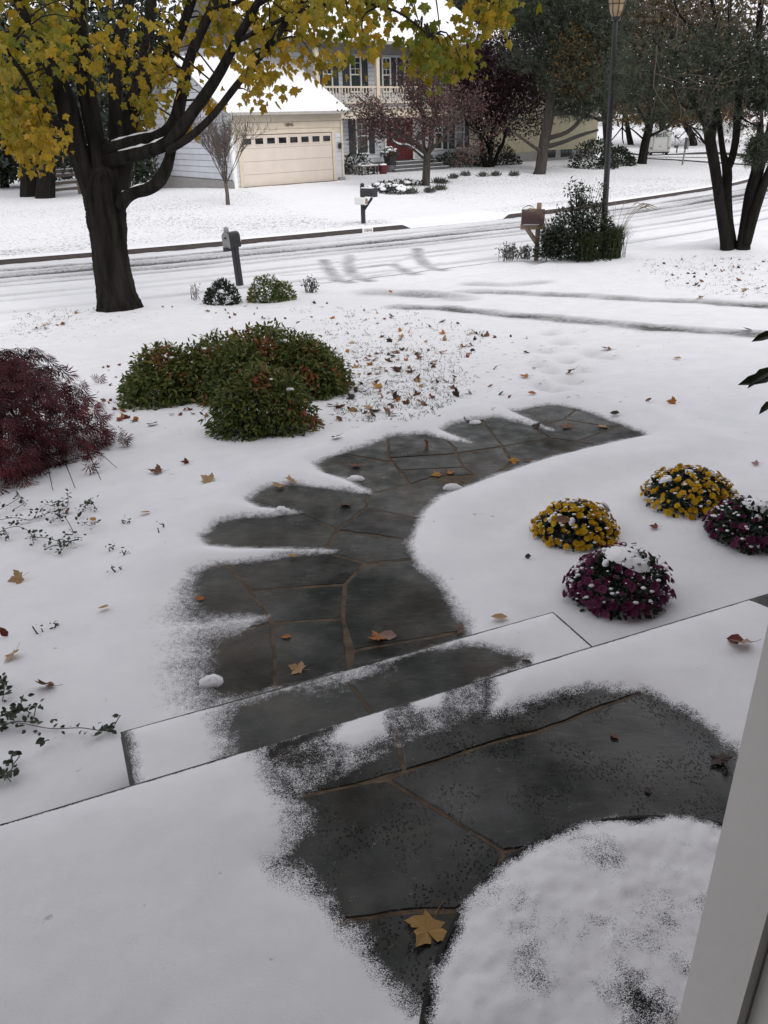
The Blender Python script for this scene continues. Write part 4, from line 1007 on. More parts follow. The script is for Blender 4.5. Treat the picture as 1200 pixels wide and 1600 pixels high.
# ------------------------------------------------------------------ yellow neighbour house
YO = np.array(hw_pt(747, YF + .6)); YA = math.radians(34)
ye1 = np.array([math.cos(YA), math.sin(YA)]); ye2 = np.array([-ye1[1], ye1[0]])
yh = thing('yellow_house', 'pale yellow sided house with basement windows half hidden behind the trees', 'house', (YO[0], YO[1], -.85), YA)
YW = hx(936, 0, YO, ye1, ye2)
bx('wall', 'yellow', (YW / 2, .15, 2.8), (YW, .2, 5.6), yh); bx('end_wall', 'yellow', (YW - .1, 4, 2.8), (.2, 7.8, 5.6), yh)
b_ = MB(); c_ = .15
for i in range(33):
    z_ = .55 + i * c_; b_.add(np.array([(0, .05, z_), (YW, .05, z_), (YW, .015, z_), (0, .015, z_), (0, .05, z_ + c_), (YW, .05, z_ + c_), (YW, .042, z_ + c_), (0, .042, z_ + c_)]), [(0, 1, 2), (0, 2, 3), (3, 2, 6), (3, 6, 7), (0, 3, 7), (0, 7, 4), (1, 5, 6), (1, 6, 2)])
part('siding', b_, 'yellow', yh)['kind'] = 'stuff'
for p0, p1 in ((854, 872), (880, 898)):
    a, b2 = hx(p0, 0, YO, ye1, ye2), hx(p1, 0, YO, ye1, ye2)
    f = bx('basement_window', 'dark', ((a + b2) / 2, .03, .32), (b2 - a, .06, .46), yh)
    for q_ in range(3): bx('pane', 'dglass', (a + (b2 - a) * (q_ + .5) / 3, -.005, .32), ((b2 - a) / 3 - .05, .02, .38), f)
bx('foundation', 'conc_gapshade', (YW / 2, .06, .2), (YW, .12, .6), yh)
for p in (790, 830, 880, 915):
    xx = hx(p, 0, YO, ye1, ye2); window(yh, xx, -.0, 4.3, .9, 1.4, False)
roof('roof', -.3, YW + .4, -.5, 8.2, 5.5, .5, .16, 'roofgrey', parent=yh)
b_ = MB(); b_.add(np.array([(-.3, -.5, 5.68), (YW + .4, -.5, 5.68), (YW + .4, 3.85, 7.86), (-.3, 3.85, 7.86)]), [(0, 1, 2), (0, 2, 3)]); b_.box((YW / 2, -.5, 5.66), (YW + .7, .06, .1)); part('roof_snow', b_, 'snowp', yh)
for px, py, w, h_, lab in ((928, 262, 1.35, 1.6, 'tall dark evergreen bush at the right corner of the yellow house'), (963, 258, 1.0, 1.0, 'smaller dark bush right of the lamp post, past the yellow house')):
    c = at(px, py); bush('corner_bush', lab, 'bush', c, 1600, w, w, h_, .16, 'dkgreen', rs, None, QUADT, lump=.2)

# ------------------------------------------------------------------ trees
def depthw(p): return float((np.asarray(p) - EYE) @ _f)
def limb(pts, mb, k=9, jit=.12, rs=None, sub=3):
    """pts: (px, py, half width px, Y)"""
    q = np.array([list(P(a, b, Y_)) + [hw_ / F] for a, b, hw_, Y_ in pts])
    for r_ in q: r_[3] *= depthw(r_[:3])
    q = catmull(q, sub)
    mb.tube(q[:, :3], q[:, 3], k, jit=jit, rs=rs or np.random.RandomState(1)); return q
def in_poly(n_, poly, rs):
    poly = np.array(poly, float); lo, hi = poly.min(0), poly.max(0); out = []
    while len(out) < n_:
        c = lo + rs.rand(n_ * 3, 2) * (hi - lo); out += list(c[poly_sd(c[:, 0], c[:, 1], poly) < 0])
    return np.array(out[:n_])
rs = np.random.RandomState(21)
TY = 13.56
mb0 = at(188, 487)
maple = thing('maple_tree', 'big maple with yellow green leaves and thick dark forked trunk in a snow mound', 'tree', mb0)
tk = MB(); allq = []
tb = limb([(192, 520, 52, TY), (190, 500, 44, TY), (187, 482, 36, TY), (182, 460, 30, TY), (177, 430, 27.5, TY), (171, 385, 27, TY), (167, 345, 29, TY), (164, 318, 31, TY), (164, 290, 27, TY), (166, 262, 20, TY + .05), (167, 250, 8, TY + .05)], tk, 44, .13, rs, 10)
tk.build('trunk', M['bark'], maple, smooth=True)
LIMBS = [[(168, 390, 6, TY), (155, 330, 16, TY), (139, 285, 16, TY), (119, 225, 16, TY - .1), (104, 165, 16, TY - .2), (86, 115, 13, TY - .4), (58, 55, 10, TY - .6), (25, 0, 8, TY - .9), (-30, -80, 6, TY - 1.2)],
         [(168, 370, 6, TY), (162, 300, 15, TY), (153, 235, 15, TY), (140, 165, 15, TY + .1), (128, 90, 15, TY), (121, 0, 12, TY - .1), (118, -120, 9, TY - .2)],
         [(176, 350, 6, TY + .1), (180, 290, 16, TY + .1), (182, 225, 13, TY + .3), (181, 150, 11, TY + .4), (184, 70, 9, TY + .5), (205, -10, 8, TY + .6), (220, -120, 6, TY + .8)],
         [(176, 385, 6, TY), (184, 310, 16, TY), (196, 240, 16, TY), (207, 170, 15, TY - .1), (226, 128, 13, TY - .2), (250, 104, 10, TY - .3), (268, 78, 9, TY - .4), (286, 40, 8, TY - .5), (305, -15, 7, TY - .6), (330, -110, 5, TY - .8)],
         [(212, 160, 13, TY), (222, 110, 10, TY + .2), (232, 50, 9, TY + .3), (236, -10, 8, TY + .4), (230, -120, 5, TY + .5)],
         [(165, 235, 10, TY), (213, 220, 9, TY - .4), (245, 214, 10, TY - .5), (266, 202, 11, TY - .6), (277, 180, 10, TY - .65), (284, 148, 9, TY - .7), (294, 100, 8, TY - .7), (308, 62, 8, TY - .75), (330, 14, 7, TY - .8), (352, -50, 5, TY - .9)],
         [(165, 252, 11, TY), (215, 240, 10, TY - .45), (240, 234, 10, TY - .6), (264, 222, 10, TY - .75), (284, 200, 10, TY - .9), (303, 172, 9, TY - 1), (322, 146, 9, TY - 1.1), (345, 110, 8, TY - 1.2), (368, 66, 7, TY - 1.3), (402, 5, 6, TY - 1.5), (430, -60, 4, TY - 1.6)],
         [(262, 236, 6, TY - .8), (285, 222, 6, TY - .9), (308, 205, 6, TY - 1), (335, 178, 5.5, TY - 1.1), (362, 143, 5.5, TY - 1.2), (395, 102, 5, TY - 1.4), (425, 66, 6, TY - 1.6), (450, 30, 5, TY - 1.7), (480, -20, 4, TY - 1.9)],
         [(172, 350, 5, TY), (188, 320, 10, TY - .15), (204, 304, 9, TY - .5), (230, 296, 10, TY - .6), (248, 284, 10, TY - .65), (260, 262, 9, TY - .7), (267, 238, 8, TY - .7), (271, 214, 8, TY - .7), (277, 188, 7, TY - .68)],
         [(112, 205, 7, TY - .2), (85, 190, 6, TY - .6), (62, 160, 5, TY - .9), (38, 118, 4, TY - 1.2), (10, 80, 3, TY - 1.4)],
         [(368, 66, 4, TY - 1.3), (420, 40, 3.4, TY - 1.6), (490, 10, 3, TY - 2), (560, 5, 2.4, TY - 2.3), (620, 18, 2, TY - 2.5), (670, 55, 1.4, TY - 2.6)],
         [(400, 10, 3.4, TY - 1.5), (470, -30, 3, TY - 1.8), (580, -50, 2.6, TY - 2.2), (700, -30, 2, TY - 2.5), (770, 5, 1.4, TY - 2.6)],
         [(322, 14, 3.4, TY - .8), (350, 10, 3.2, TY - 1), (385, -2, 3, TY - 1.2), (420, -20, 2, TY - 1.3)]]
for i, l_ in enumerate(LIMBS):
    b_ = MB(); q = limb(l_, b_, 9 if l_[0][2] > 7 else 6, .14, rs, 4); allq.append(q)
    br = b_.build('branch', M['bark'], maple, smooth=True)
    if i in (5, 6, 8):          # snow caught on top of the low limbs
        sn = MB()
        run = []
        for j in range(1, min(len(q) - 1, 18)):
            flat = abs(q[j + 1, 2] - q[j, 2]) < .55 * np.linalg.norm(q[j + 1, :2] - q[j, :2])
            if flat: run.append(q[j])
            if (not flat or j == min(len(q) - 1, 18) - 1) and len(run) > 2:
                r_ = np.array(run); w_ = r_[:, 3]; sn.tube(r_[:, :3] + np.stack([0 * w_, 0 * w_, w_ * .86], 1), w_ * .30 * (.5 + rs.rand(len(w_))), 6); run = []
            elif not flat: run = []
        if sn.n: sn.build('branch_snow', M['snowp'], br, smooth=True)
LP = np.vstack([q[:, :3] for q in allq])
REG = [([(0, -30), (110, -20), (98, 60), (84, 120), (60, 160), (0, 175)], 34, 22, (.12, .68), .2), ([(0, 150), (75, 158), (74, 240), (52, 262), (38, 262), (14, 228), (8, 190)], 12, 34, (.35, .8), .16),
       ([(95, -20), (235, -20), (230, 60), (215, 110), (180, 130), (150, 105), (115, 70)], 17, 9, (.25, .8), .25), ([(215, 110), (262, 110), (262, 165), (240, 195), (216, 190)], 8, 18, (.35, .75), .16), ([(120, 60), (200, 70), (190, 150), (160, 150), (120, 130)], 5, 6, (.4, .8), .2),
       ([(250, -20), (345, -20), (335, 60), (315, 110), (290, 100), (265, 40)], 9, 11, (.3, .8), .22), ([(330, -20), (470, -20), (470, 60), (430, 110), (395, 105), (372, 85), (350, 50)], 24, 15, (.25, .85), .22), ([(360, 100), (425, 120), (412, 165), (395, 150), (370, 140)], 6, 14, (.3, .8), .14),
       ([(430, 0), (520, -30), (560, 25), (598, 70), (585, 92), (556, 80), (535, 98), (505, 112), (478, 90), (450, 72)], 22, 19, (.2, .8), .18), ([(500, -25), (630, -25), (655, 30), (610, 45), (560, 40)], 10, 15, (.2, .75), .18),
       ([(615, 30), (650, 45), (705, 75), (722, 92), (700, 112), (690, 118), (664, 92), (640, 70)], 14, 22, (.1, .6), .13), ([(722, -30), (822, -30), (800, 25), (760, 32), (735, 12)], 8, 22, (.2, .7), .16),
       ([(318, 150), (345, 150), (340, 185), (322, 180)], 2, 9, (.5, .9), .10), ([(285, 200), (312, 200), (310, 222), (292, 222)], 1, 8, (.6, .9), .08), ([(120, 120), (240, 120), (230, 160), (130, 160)], 3, 7, (.4, .8), .2)]
LP_pos, LP_rn = [], []
tw = MB()
for poly, nc_, nl, (r0, r1), spread in REG:
    c2 = in_poly(nc_, poly, rs)
    for (px, py) in c2:
        Yc = TY - .6 + rs.normal() * .8 - max(0, px - 300) / 420 * 1.6
        c = P(px, py, Yc)
        j = np.argmin(((LP - c) ** 2).sum(1)); a = LP[j]
        if np.linalg.norm(a - c) < 3.0:
            md = (a + c) / 2 + np.array([0, 0, .12]) + rs.normal(size=3) * .05; tw.tube(catmull([a, md, c], 3), np.linspace(.014, .004, 7), 4)
        k = int(nl * (.7 + .6 * rs.rand()))
        LP_pos.append(c + rs.normal(size=(k, 3)) * np.array([spread, spread, spread * .8]) * 1.0); LP_rn.append(np.clip(r0 + (r1 - r0) * (rs.rand() * .6 + .4 * rs.rand(k)), 0, 1))
tw.build('twigs', M['bark3'], maple)
pos = np.vstack(LP_pos); rn = np.concatenate(LP_rn); n_ = len(pos)
size = .112 * (.6 + .8 * rs.rand(n_))
tip = np.array([0, 0, -1.0]) + rs.normal(size=(n_, 3)) * .45; nr = rs.normal(size=(n_, 3)) * np.array([1, 1, .4]) + np.array([0, -.9, .15])
R_ = rotmats(tip, nr)
# sort so that the leaves that show largest become parts of their own
prj = np.array([(600 + F * ((p - EYE) @ _r) / depthw(p), 800 - F * ((p - EYE) @ _u) / depthw(p)) for p in pos])
ok = (prj[:, 1] > 4) & (prj[:, 0] > 2)
order = np.argsort(np.where(ok, pos[:, 1], 99)); single = order[:280]; rest = order[280:]
MV = []
for cu in (.15, .6, 1.1, 1.7):
    v_ = MAPLE_V.copy(); v_[:, 2] = -cu * (.42 * np.abs(v_[:, 0]) ** 1.4 + .26 * (v_[:, 1] - .4) ** 2 * np.sign(v_[:, 1] - .2)) + .05 * np.sin(v_[:, 0] * 8 + cu * 5); MV.append(v_ * [1 - .12 * cu, 1, 1])
lmesh = []
for i in range(7):
    me = mesh_np('maple_leaf', MV[i % 4], MAPLE_F, {'rnd': np.full(len(MAPLE_V), i / 6)}); me.materials.append(M['maple']); lmesh.append(me)
for i in single:
    o = link('leaf', lmesh[int(round(rn[i] * 6))], maple); mt = Matrix.Identity(4)
    for a in range(3):
        for b in range(3): mt[a][b] = R_[i][a][b] * size[i]
        mt[a][3] = pos[i][a] - mb0[a]
    o.matrix_basis = mt
b_ = MB()
for v_ in range(4):
    rq = rest[v_::4]; V, Fc = cloud(MV[v_], MAPLE_F, pos[rq], R_[rq], size[rq]); b_.add(V, Fc, np.repeat(rn[rq], len(MAPLE_V)))
o = b_.build('foliage', M['maple'], maple); o['kind'] = 'stuff'
n_ = 2600; d = rdir(rs, n_); pos = np.array([-3.2, 13, 7.6]) + d * (rs.rand(n_, 1) ** .4) * np.array([5.2, 4.2, 2.9]); pos = pos[pos[:, 2] > 5.0 + .12 * np.abs(pos[:, 1] - 12)]
n_ = len(pos); V, Fc = cloud(SMALL_V * [1.6, 1, 1], SMALL_F, pos, rotmats(np.array([0, 0, -1.0]) + rs.normal(size=(n_, 3)) * .5, rdir(rs, n_)), .22 * (.7 + .6 * rs.rand(n_)))
b_ = MB(); b_.add(V, Fc, np.repeat(rs.rand(n_), 4)); o = b_.build('crown_top', M['maple'], maple); o['kind'] = 'stuff'

def grow(rs, mb, p, d, Ln, r, depth, tips, spread=.6, up=.25, nch=3, seg=4, shrink=.68, k=6):
    p = np.array(p, float); d = np.array(d, float); pts = [p.copy()]
    for i in range(seg):
        d = d + rs.normal(size=3) * .14 + np.array([0, 0, up * .25]); d /= np.linalg.norm(d); p = p + d * Ln / seg; pts.append(p.copy())
    mb.tube(catmull(pts, 2) if depth > 1 else pts, np.linspace(r, r * .62, len(pts) * 2 - 1 if depth > 1 else len(pts)), max(4, k))
    tips.append((pts[-1], depth))
    if depth == 0: tips += [(q, 0) for q in pts[1:]]; return
    for i in range(nch):
        t = seg if i == 0 else rs.randint(max(1, seg // 2), seg + 1)
        nd = d + rdir(rs, 1)[0] * spread * (.5 if i == 0 else 1.2); nd /= np.linalg.norm(nd)
        grow(rs, mb, pts[t], nd, Ln * shrink * (.8 + .4 * rs.rand()), r * .58, depth - 1, tips, spread, up, nch, max(3, seg - 1), shrink, max(4, k - 1))
NEEDLE_V, NEEDLE_F = [], []
_nr = np.random.RandomState(5)
for i in range(9):
    d_ = _nr.normal(size=3) + np.array([0, .9, .0]); d_ /= np.linalg.norm(d_); s_ = np.cross(d_, _nr.normal(size=3)); s_ *= .035 / np.linalg.norm(s_)
    NEEDLE_V += [s_, -s_, d_]; NEEDLE_F.append((i * 3, i * 3 + 1, i * 3 + 2))
NEEDLE = (np.array(NEEDLE_V), np.array(NEEDLE_F))
def crown_part(t, name, pos, size, mat, rs, tmpl=QUADT, rn=None, down=0, world=True):
    n_ = len(pos); V, Fc = cloud(tmpl[0], tmpl[1], pos, rotmats(rdir(rs, n_) + np.array([0, 0, -down]), rdir(rs, n_)), size * (.55 + .9 * rs.rand(n_)))
    b_ = MB(); b_.add(V, Fc, np.repeat(rs.rand(n_) if rn is None else rn, len(tmpl[0]))); return b_.build(name, M[mat], t, world=world)
def flecks(t, pos, n_, s_, rs):
    p = pos[rs.permutation(len(pos))[:n_]] + np.array([0, 0, .06]); crown_part(t, 'snow_flecks', p, s_, 'snowp', rs, QUADT)['kind'] = 'stuff'
def ell(n_, c, r, rs, lumps=18, lump=.3, hollow=.2):
    d = rdir(rs, n_); lu = rdir(rs, lumps); b_ = 1 + lump * (np.max(d @ lu.T, 1) - .8) * 2.2
    return np.array(c) + d * ((hollow + (1 - hollow) * rs.rand(n_) ** .55) * b_)[:, None] * np.array(r)
def tipcloud(tips, n_, sd, rs):
    q = np.array([a for a, _ in tips]); return q[rs.randint(len(q), size=n_)] + rs.normal(size=(n_, 3)) * sd

# small crabapple in front of the house
c = at(665, 290); t = thing('crabapple_tree', 'small tree with thin brown leaves before the red front door', 'tree', c); b_ = MB(); tips = []
fk = P(668, 238, c[1]); b_.tube(catmull([c - [0, 0, .2], c + (fk - c) * .5, fk], 4), np.linspace(.19, .15, 9), 9, jit=.1, rs=rs)
for dx, dz, L_ in ((-.55, .8, 1.4), (.1, 1, 1.5), (.6, .75, 1.5), (-.2, .9, 1.6), (.35, .95, 1.6), (-.8, .55, 1.5)):
    grow(rs, b_, fk - [0, 0, .2 * rs.rand()], (dx, rs.normal() * .35, dz), L_, .085, 3, tips, .65, .10, 3, 4, .70)
arm = [fk + [0, 0, -.35], P(640, 229, c[1] - .2), P(622, 226, c[1] - .3), P(605, 212, c[1] - .4), P(590, 195, c[1] - .5)]
q = catmull(arm, 4); b_.tube(q, np.linspace(.07, .04, len(q)), 6); b_.build('trunk', M['bark2'], t)
sn = MB(); sn.tube(q[1:11] + [0, -.01, .05], .045, 5); sn.build('branch_snow', M['snowp'], t)
pos = tipcloud(tips, 8500, .24, rs); crown_part(t, 'crown', pos, .12, 'brownleaf', rs); flecks(t, pos, 500, .045, rs)
# bare vase-shaped tree by the garage
c = at(356, 320); t = thing('bare_tree', 'small bare vase-shaped tree with fine twigs in front of the garage', 'tree', c); b_ = MB(); tips = []
f1 = c + np.array([0, 0, .75]); b_.tube([c - [0, 0, .1], c + [0.02, 0, .4], f1], [.085, .07, .065], 8)
for i in range(20):
    a_ = i * 2.4; s_ = .12 + .55 * rs.rand(); grow(rs, b_, f1 - [0, 0, .1 * rs.rand()], (math.cos(a_) * s_, math.sin(a_) * s_, 1), 1.05 + .3 * rs.rand(), .016, 2, tips, .34, .12, 4, 4, .62, 4)
b_.build('trunk', M['twig'], t)
tw = MB()
for q, dp in tips[:1500]:
    d_ = rdir(rs, 1)[0] * .6 + [0, 0, .8]; tw.tube([q, q + d_ * .14, q + d_ * .26 + rdir(rs, 1)[0] * .04], [.006, .005, .003], 3, cap=False)
tw.build('twigs', M['twig'], t)
# dark plum tree
c = np.array([*gp(765, 1.2)]); t = thing('plum_tree', 'dark purple leaved tree with several stems at the right corner of the house', 'tree', c); b_ = MB(); tips = []
for dx in (-.35, -.1, .2, .45, .05): grow(rs, b_, c + [dx * .4, 0, -.1], (dx, rs.normal() * .3, 1), 2.2, .14, 3, tips, .55, .15, 3, 4, .66)
b_.build('trunk', M['bark3'], t)
cc = P(800, 118, c[1] - .6); pos = np.vstack([ell(21000, cc, (3.4, 2.6, 3.0), rs, 22, .3, .1), ell(6000, P(745, 125, c[1] - 1), (1.5, 1.4, 1.7), rs), ell(2800, P(830, 75, c[1]), (1.9, 1.6, 1.3), rs)])
pos = pos[pos[:, 2] > c[2] + 1.7 - .6 * rs.rand(len(pos))]
crown_part(t, 'crown', pos, .15, 'plum', rs); flecks(t, pos, 900, .055, rs)
# pine in front of the yellow house
c = at(845, 272); t = thing('pine_tree', 'pine with thick leaning trunk and bare lower limbs before the yellow house', 'tree', c); b_ = MB(); tips = []
Yp = c[1]
q = limb([(841, 278, 11, Yp), (845, 262, 9, Yp), (850, 225, 8.5, Yp), (858, 180, 8, Yp), (866, 120, 7, Yp), (872, 40, 6, Yp), (876, -60, 5, Yp)], b_, 9, .12, rs)
for l_ in ([(852, 230, 4, Yp), (880, 222, 3.4, Yp - .3), (905, 212, 3, Yp - .5), (935, 203, 2, Yp - .8)], [(850, 240, 3.5, Yp), (835, 230, 2.5, Yp - .3), (810, 212, 2, Yp - .6), (800, 205, 1.4, Yp - .7)], [(856, 216, 4, Yp - .1), (885, 207, 3.5, Yp - .4), (905, 190, 3, Yp - .6), (915, 170, 2, Yp - .7)],
           [(860, 178, 4.5, Yp), (890, 176, 4, Yp - .3), (915, 180, 3, Yp - .5), (945, 190, 2, Yp - .7)], [(862, 176, 4, Yp), (890, 164, 3.6, Yp), (920, 152, 3, Yp), (960, 135, 2, Yp)], [(868, 110, 4, Yp), (900, 95, 3, Yp), (950, 80, 2, Yp)], [(866, 120, 4, Yp), (840, 100, 3, Yp), (800, 85, 2, Yp)]):
    q = limb(l_, b_, 6, .1, rs); tips += [(a[:3], 0) for a in q[3:]]
b_.build('trunk', M['bark2'], t)
pos = np.vstack([tipcloud(tips, 2600, .38, rs), ell(4200, P(915, 95, Yp), (2.2, 2, 2.3), rs, 20, .5, .0), ell(3000, P(900, 25, Yp + .5), (2.6, 2, 1.4), rs, 20, .5), ell(1800, P(830, 15, Yp + 1), (1.6, 2, .9), rs, 20, .5)])
pos = pos[pos[:, 2] > 1.3 + 1.2 * rs.rand(len(pos))]; crown_part(t, 'crown', pos, .28, 'pine', rs, NEEDLE); flecks(t, pos, 1200, .05, rs)
pos = np.vstack([ell(2600, P(905, 95, Yp - 1), (1.3, 1, 1.6), rs, 14, .5)]); crown_part(t, 'dead_needles', pos, .12, 'rustleaf', rs)
# tree at the corner lawn by the truck
c = at(1003, 256); t = thing('oak_tree', 'tree with olive crown standing on the far lawn by the white truck', 'tree', c); b_ = MB(); tips = []
Yq = c[1]; limb([(1002, 260, 9, Yq), (1004, 250, 7.5, Yq), (1008, 225, 7, Yq), (1015, 195, 6.5, Yq), (1022, 150, 5, Yq), (1030, 90, 4, Yq), (1035, 20, 3, Yq)], b_, 8, .1, rs)
for l_ in ([(1012, 214, 2.6, Yq), (1035, 203, 2, Yq - .5), (1055, 186, 1.5, Yq - 1), (1066, 175, 1, Yq - 1)], [(1016, 195, 2.5, Yq), (1030, 185, 2, Yq), (1048, 175, 1.2, Yq)], [(1014, 198, 3, Yq), (998, 170, 2.4, Yq), (985, 140, 2, Yq)], [(1008, 220, 1.6, Yq), (995, 208, 1.2, Yq), (985, 200, 1, Yq)]): q = limb(l_, b_, 5, .1, rs)
b_.build('trunk', M['bark3'], t)
pos = np.vstack([ell(9000, P(1010, 110, Yq), (5.6, 4, 4.9), rs, 26, .45, .0), ell(5200, P(960, 165, Yq), (3.2, 3, 2.4), rs, 20, .5, 0), ell(5000, P(1090, 130, Yq), (4.2, 3, 3.2), rs, 24, .5, 0), ell(4000, P(1050, 20, Yq), (6, 4, 3), rs, 24, .5)])
pos = pos[pos[:, 2] > 2.0 + 1.6 * rs.rand(len(pos))]; crown_part(t, 'crown', pos, .30, 'oliveleaf', rs); flecks(t, pos, 1400, .10, rs)
# forked tree at the right, in a snow mound of its own
c = at(1148, 388); t = thing('forked_tree', 'dark multi-stemmed tree forking from a snow mound at the right of the driveway', 'tree', c); Yr = c[1]; b_ = MB(); rt = []
FT = [[(1137, 396, 12, Yr), (1133, 370, 9.5, Yr), (1127, 330, 9, Yr), (1119, 275, 8.5, Yr), (1110, 222, 8.5, Yr), (1104, 196, 6, Yr - .1), (1092, 172, 5, Yr - .2), (1075, 140, 4, Yr - .4), (1058, 100, 3, Yr - .6), (1048, 50, 2.2, Yr - .7)],
      [(1111, 218, 6, Yr), (1116, 190, 5.5, Yr + .1), (1121, 150, 5, Yr + .2), (1124, 100, 4.5, Yr + .2), (1120, 40, 3.5, Yr + .3), (1105, -30, 2.5, Yr + .4)],
      [(1142, 392, 11, Yr + .1), (1138, 350, 8.5, Yr + .1), (1136, 310, 7.5, Yr + .1), (1136, 264, 7.5, Yr + .1), (1130, 240, 5, Yr + .1), (1125, 200, 4.5, Yr + .2), (1122, 160, 4, Yr + .3), (1138, 90, 3.4, Yr + .4), (1140, 0, 2.6, Yr + .5)],
      [(1137, 266, 6, Yr + .1), (1144, 246, 6, Yr), (1150, 215, 6, Yr - .1), (1153, 170, 6, Yr - .1), (1158, 130, 5.5, Yr - .2), (1170, 85, 5.5, Yr - .3), (1184, 50, 5, Yr - .3), (1189, 0, 4.5, Yr - .4), (1190, -60, 4, Yr - .4)],
      [(1160, 398, 13, Yr - .1), (1163, 370, 10, Yr - .1), (1170, 335, 9, Yr - .1), (1180, 290, 8, Yr - .2), (1192, 245, 7, Yr - .3), (1204, 200, 6, Yr - .4), (1225, 140, 5, Yr - .5), (1240, 60, 4, Yr - .6)],
      [(1158, 385, 8, Yr), (1162, 340, 5, Yr), (1168, 300, 4.5, Yr), (1178, 262, 4, Yr), (1183, 220, 3.5, Yr), (1188, 190, 3, Yr)],
      [(1166, 380, 8, Yr - .2), (1182, 325, 7, Yr - .3), (1200, 272, 6.5, Yr - .4), (1222, 220, 5, Yr - .5)],
      [(1176, 75, 3.5, Yr - .3), (1190, 48, 3, Yr - .4), (1215, 25, 2, Yr - .5)], [(1122, 110, 3, Yr + .2), (1095, 60, 2.5, Yr), (1060, 20, 2, Yr - .2), (1050, -20, 1.5, Yr - .3)], [(1092, 172, 2.5, Yr - .2), (1062, 160, 2, Yr - .6), (1045, 100, 1.6, Yr - .9), (1020, 60, 1.3, Yr - 1)], [(1152, 178, 1.8, Yr - .1), (1165, 188, 1.5, Yr - .2), (1185, 198, 1, Yr - .3)]]
for i, l_ in enumerate(FT):
    b_ = MB(); q = limb(l_, b_, 8 if l_[0][2] > 5 else 5, .12, rs, 4); b_.build('stem' if i in (0, 2, 4, 5, 6) else 'branch', M['bark3'], t, smooth=True); rt += [(a[:3], 0) for a in q if a[2] > 1.2]
b_ = MB(); tip2 = []
for (q, _) in [w_ for w_ in rt if w_[0][2] > 1.9][::2]: grow(rs, b_, q, rdir(rs, 1)[0] + [0, 0, .3], .9, .012, 1, tip2, .8, .1, 3, 3, .7, 4)
b_.build('twigs', M['twig'], t)
pos = np.vstack([ell(1050, P(1105, 120, Yr - .4), (1.5, 1, .95), rs, 16, .5, .1), ell(620, P(1040, 120, Yr - .6), (1.2, .9, .8), rs, 16, .5, .1), ell(600, P(1165, 105, Yr - .4), (.7, .8, .6), rs, 12, .5, .1), ell(350, P(1185, 235, Yr - .6), (.35, .4, .3), rs, 8, .4, .1), ell(250, P(1195, 150, Yr - .6), (.3, .4, .35), rs, 8, .4, .1)])
crown_part(t, 'needle_sprays', pos, .17, 'pine', rs, NEEDLE, down=.25)
pos = tipcloud(tip2, 3200, .16, rs); pos = pos[pos[:, 2] > 1.75 + .5 * rs.rand(len(pos))]; crown_part(t, 'leaves', pos, .06, 'oliveleaf', rs); flecks(t, pos, 500, .03, rs)
# background trees
def bgtree(name, lab, px, py, Yb, cpx, cpy, r, n_, size, mat, trunk=.25, tmpl=QUADT, rn=None, fl=300, zb=None):
    d_ = ray(px, py); b0 = P(px, py, Yb); zg = terr_z(b0[0], b0[1]); b0[2] = zg - .1
    t = thing(name, lab, 'tree', b0); b_ = MB(); cc = P(cpx, cpy, Yb)
    top = cc + [0, 0, r[2] * .6]; q = catmull([b0, b0 + (cc - b0) * .4 + [rs.normal() * .15, 0, 0], cc, top], 4); b_.tube(q, np.linspace(trunk, trunk * .25, len(q)), 8, jit=.1, rs=rs)
    tips = []
    for i in range(6): grow(rs, b_, q[7 + i // 2], rdir(rs, 1)[0] + [0, 0, .4], r[0] * .55, trunk * .35, 1, tips, .6, .1, 3, 3, .7, 5)
    b_.build('trunk', M['bark3'], t); pos = ell(n_, cc, r, rs, 24, .45, .05); pos = pos[pos[:, 2] > (zg + .3 if zb is None else zb + 1.5 * rs.rand(len(pos)))]
    crown_part(t, 'crown', pos, size, mat, rs, tmpl)
    if fl: flecks(t, pos, fl, size * .3, rs)
    return t
bgtree('pine_tree', 'tall dark pine behind the roof of the grey house', 775, 240, 66, 800, 25, (4.2, 3, 4), 4500, .6, 'pine', .3, NEEDLE)
bgtree('pine_tree', 'thin dark pine showing over the roof ridge of the grey house', 640, 240, 75, 690, -10, (4, 3, 2.6), 2600, .6, 'pine', .3, NEEDLE)
bgtree('tall_tree', 'olive brown tree behind the lamp post, beyond the yellow house', 950, 250, 72, 935, 60, (5.5, 4, 6), 8500, .34, 'oliveleaf', .35, zb=2.0)
bgtree('tall_tree', 'rusty leaved tree on the hill right of the white truck', 1083, 226, 128, 1065, 185, (9, 5, 4.6), 9000, .5, 'rustleaf', .5, zb=-.3)
bgtree('tall_tree', 'brown leaved tree far off behind the stems of the forked tree', 1113, 226, 135, 1125, 170, (8, 5, 6), 5000, .55, 'brownleaf', .45, zb=.2)
bgtree('tall_tree', 'dark tree far behind the truck at the left of the street end', 985, 235, 135, 975, 150, (10, 6, 9), 7000, .6, 'oliveleaf', .5, zb=1.5)
bgtree('tall_tree', 'brown bare-topped tree high on the right behind the forked tree', 1040, 226, 110, 1030, 60, (7.5, 6, 9), 8000, .42, 'oliveleaf', .5, zb=2.6)
bgtree('tall_tree', 'pale twiggy tree at the far right edge before the white house', 1192, 240, 80, 1190, 130, (3.2, 3, 5), 2600, .25, 'brownleaf', .25)
bgtree('fence_tree', 'left of the two grey trunks beside the rail fence', 46, 300, 44.5, 20, 120, (3.6, 3, 4), 5000, .3, 'dkgreen', .55)
bgtree('fence_tree', 'right of the two grey trunks, touching the rail fence', 69, 303, 43.2, 85, 130, (2.6, 3, 3.5), 3500, .3, 'dkgreen', .5)
bgtree('dark_evergreen', 'dark evergreen behind the trunks at the far left', 5, 285, 52, 10, 225, (3.6, 2.5, 2.6), 7000, .34, 'dkgreen', .3)
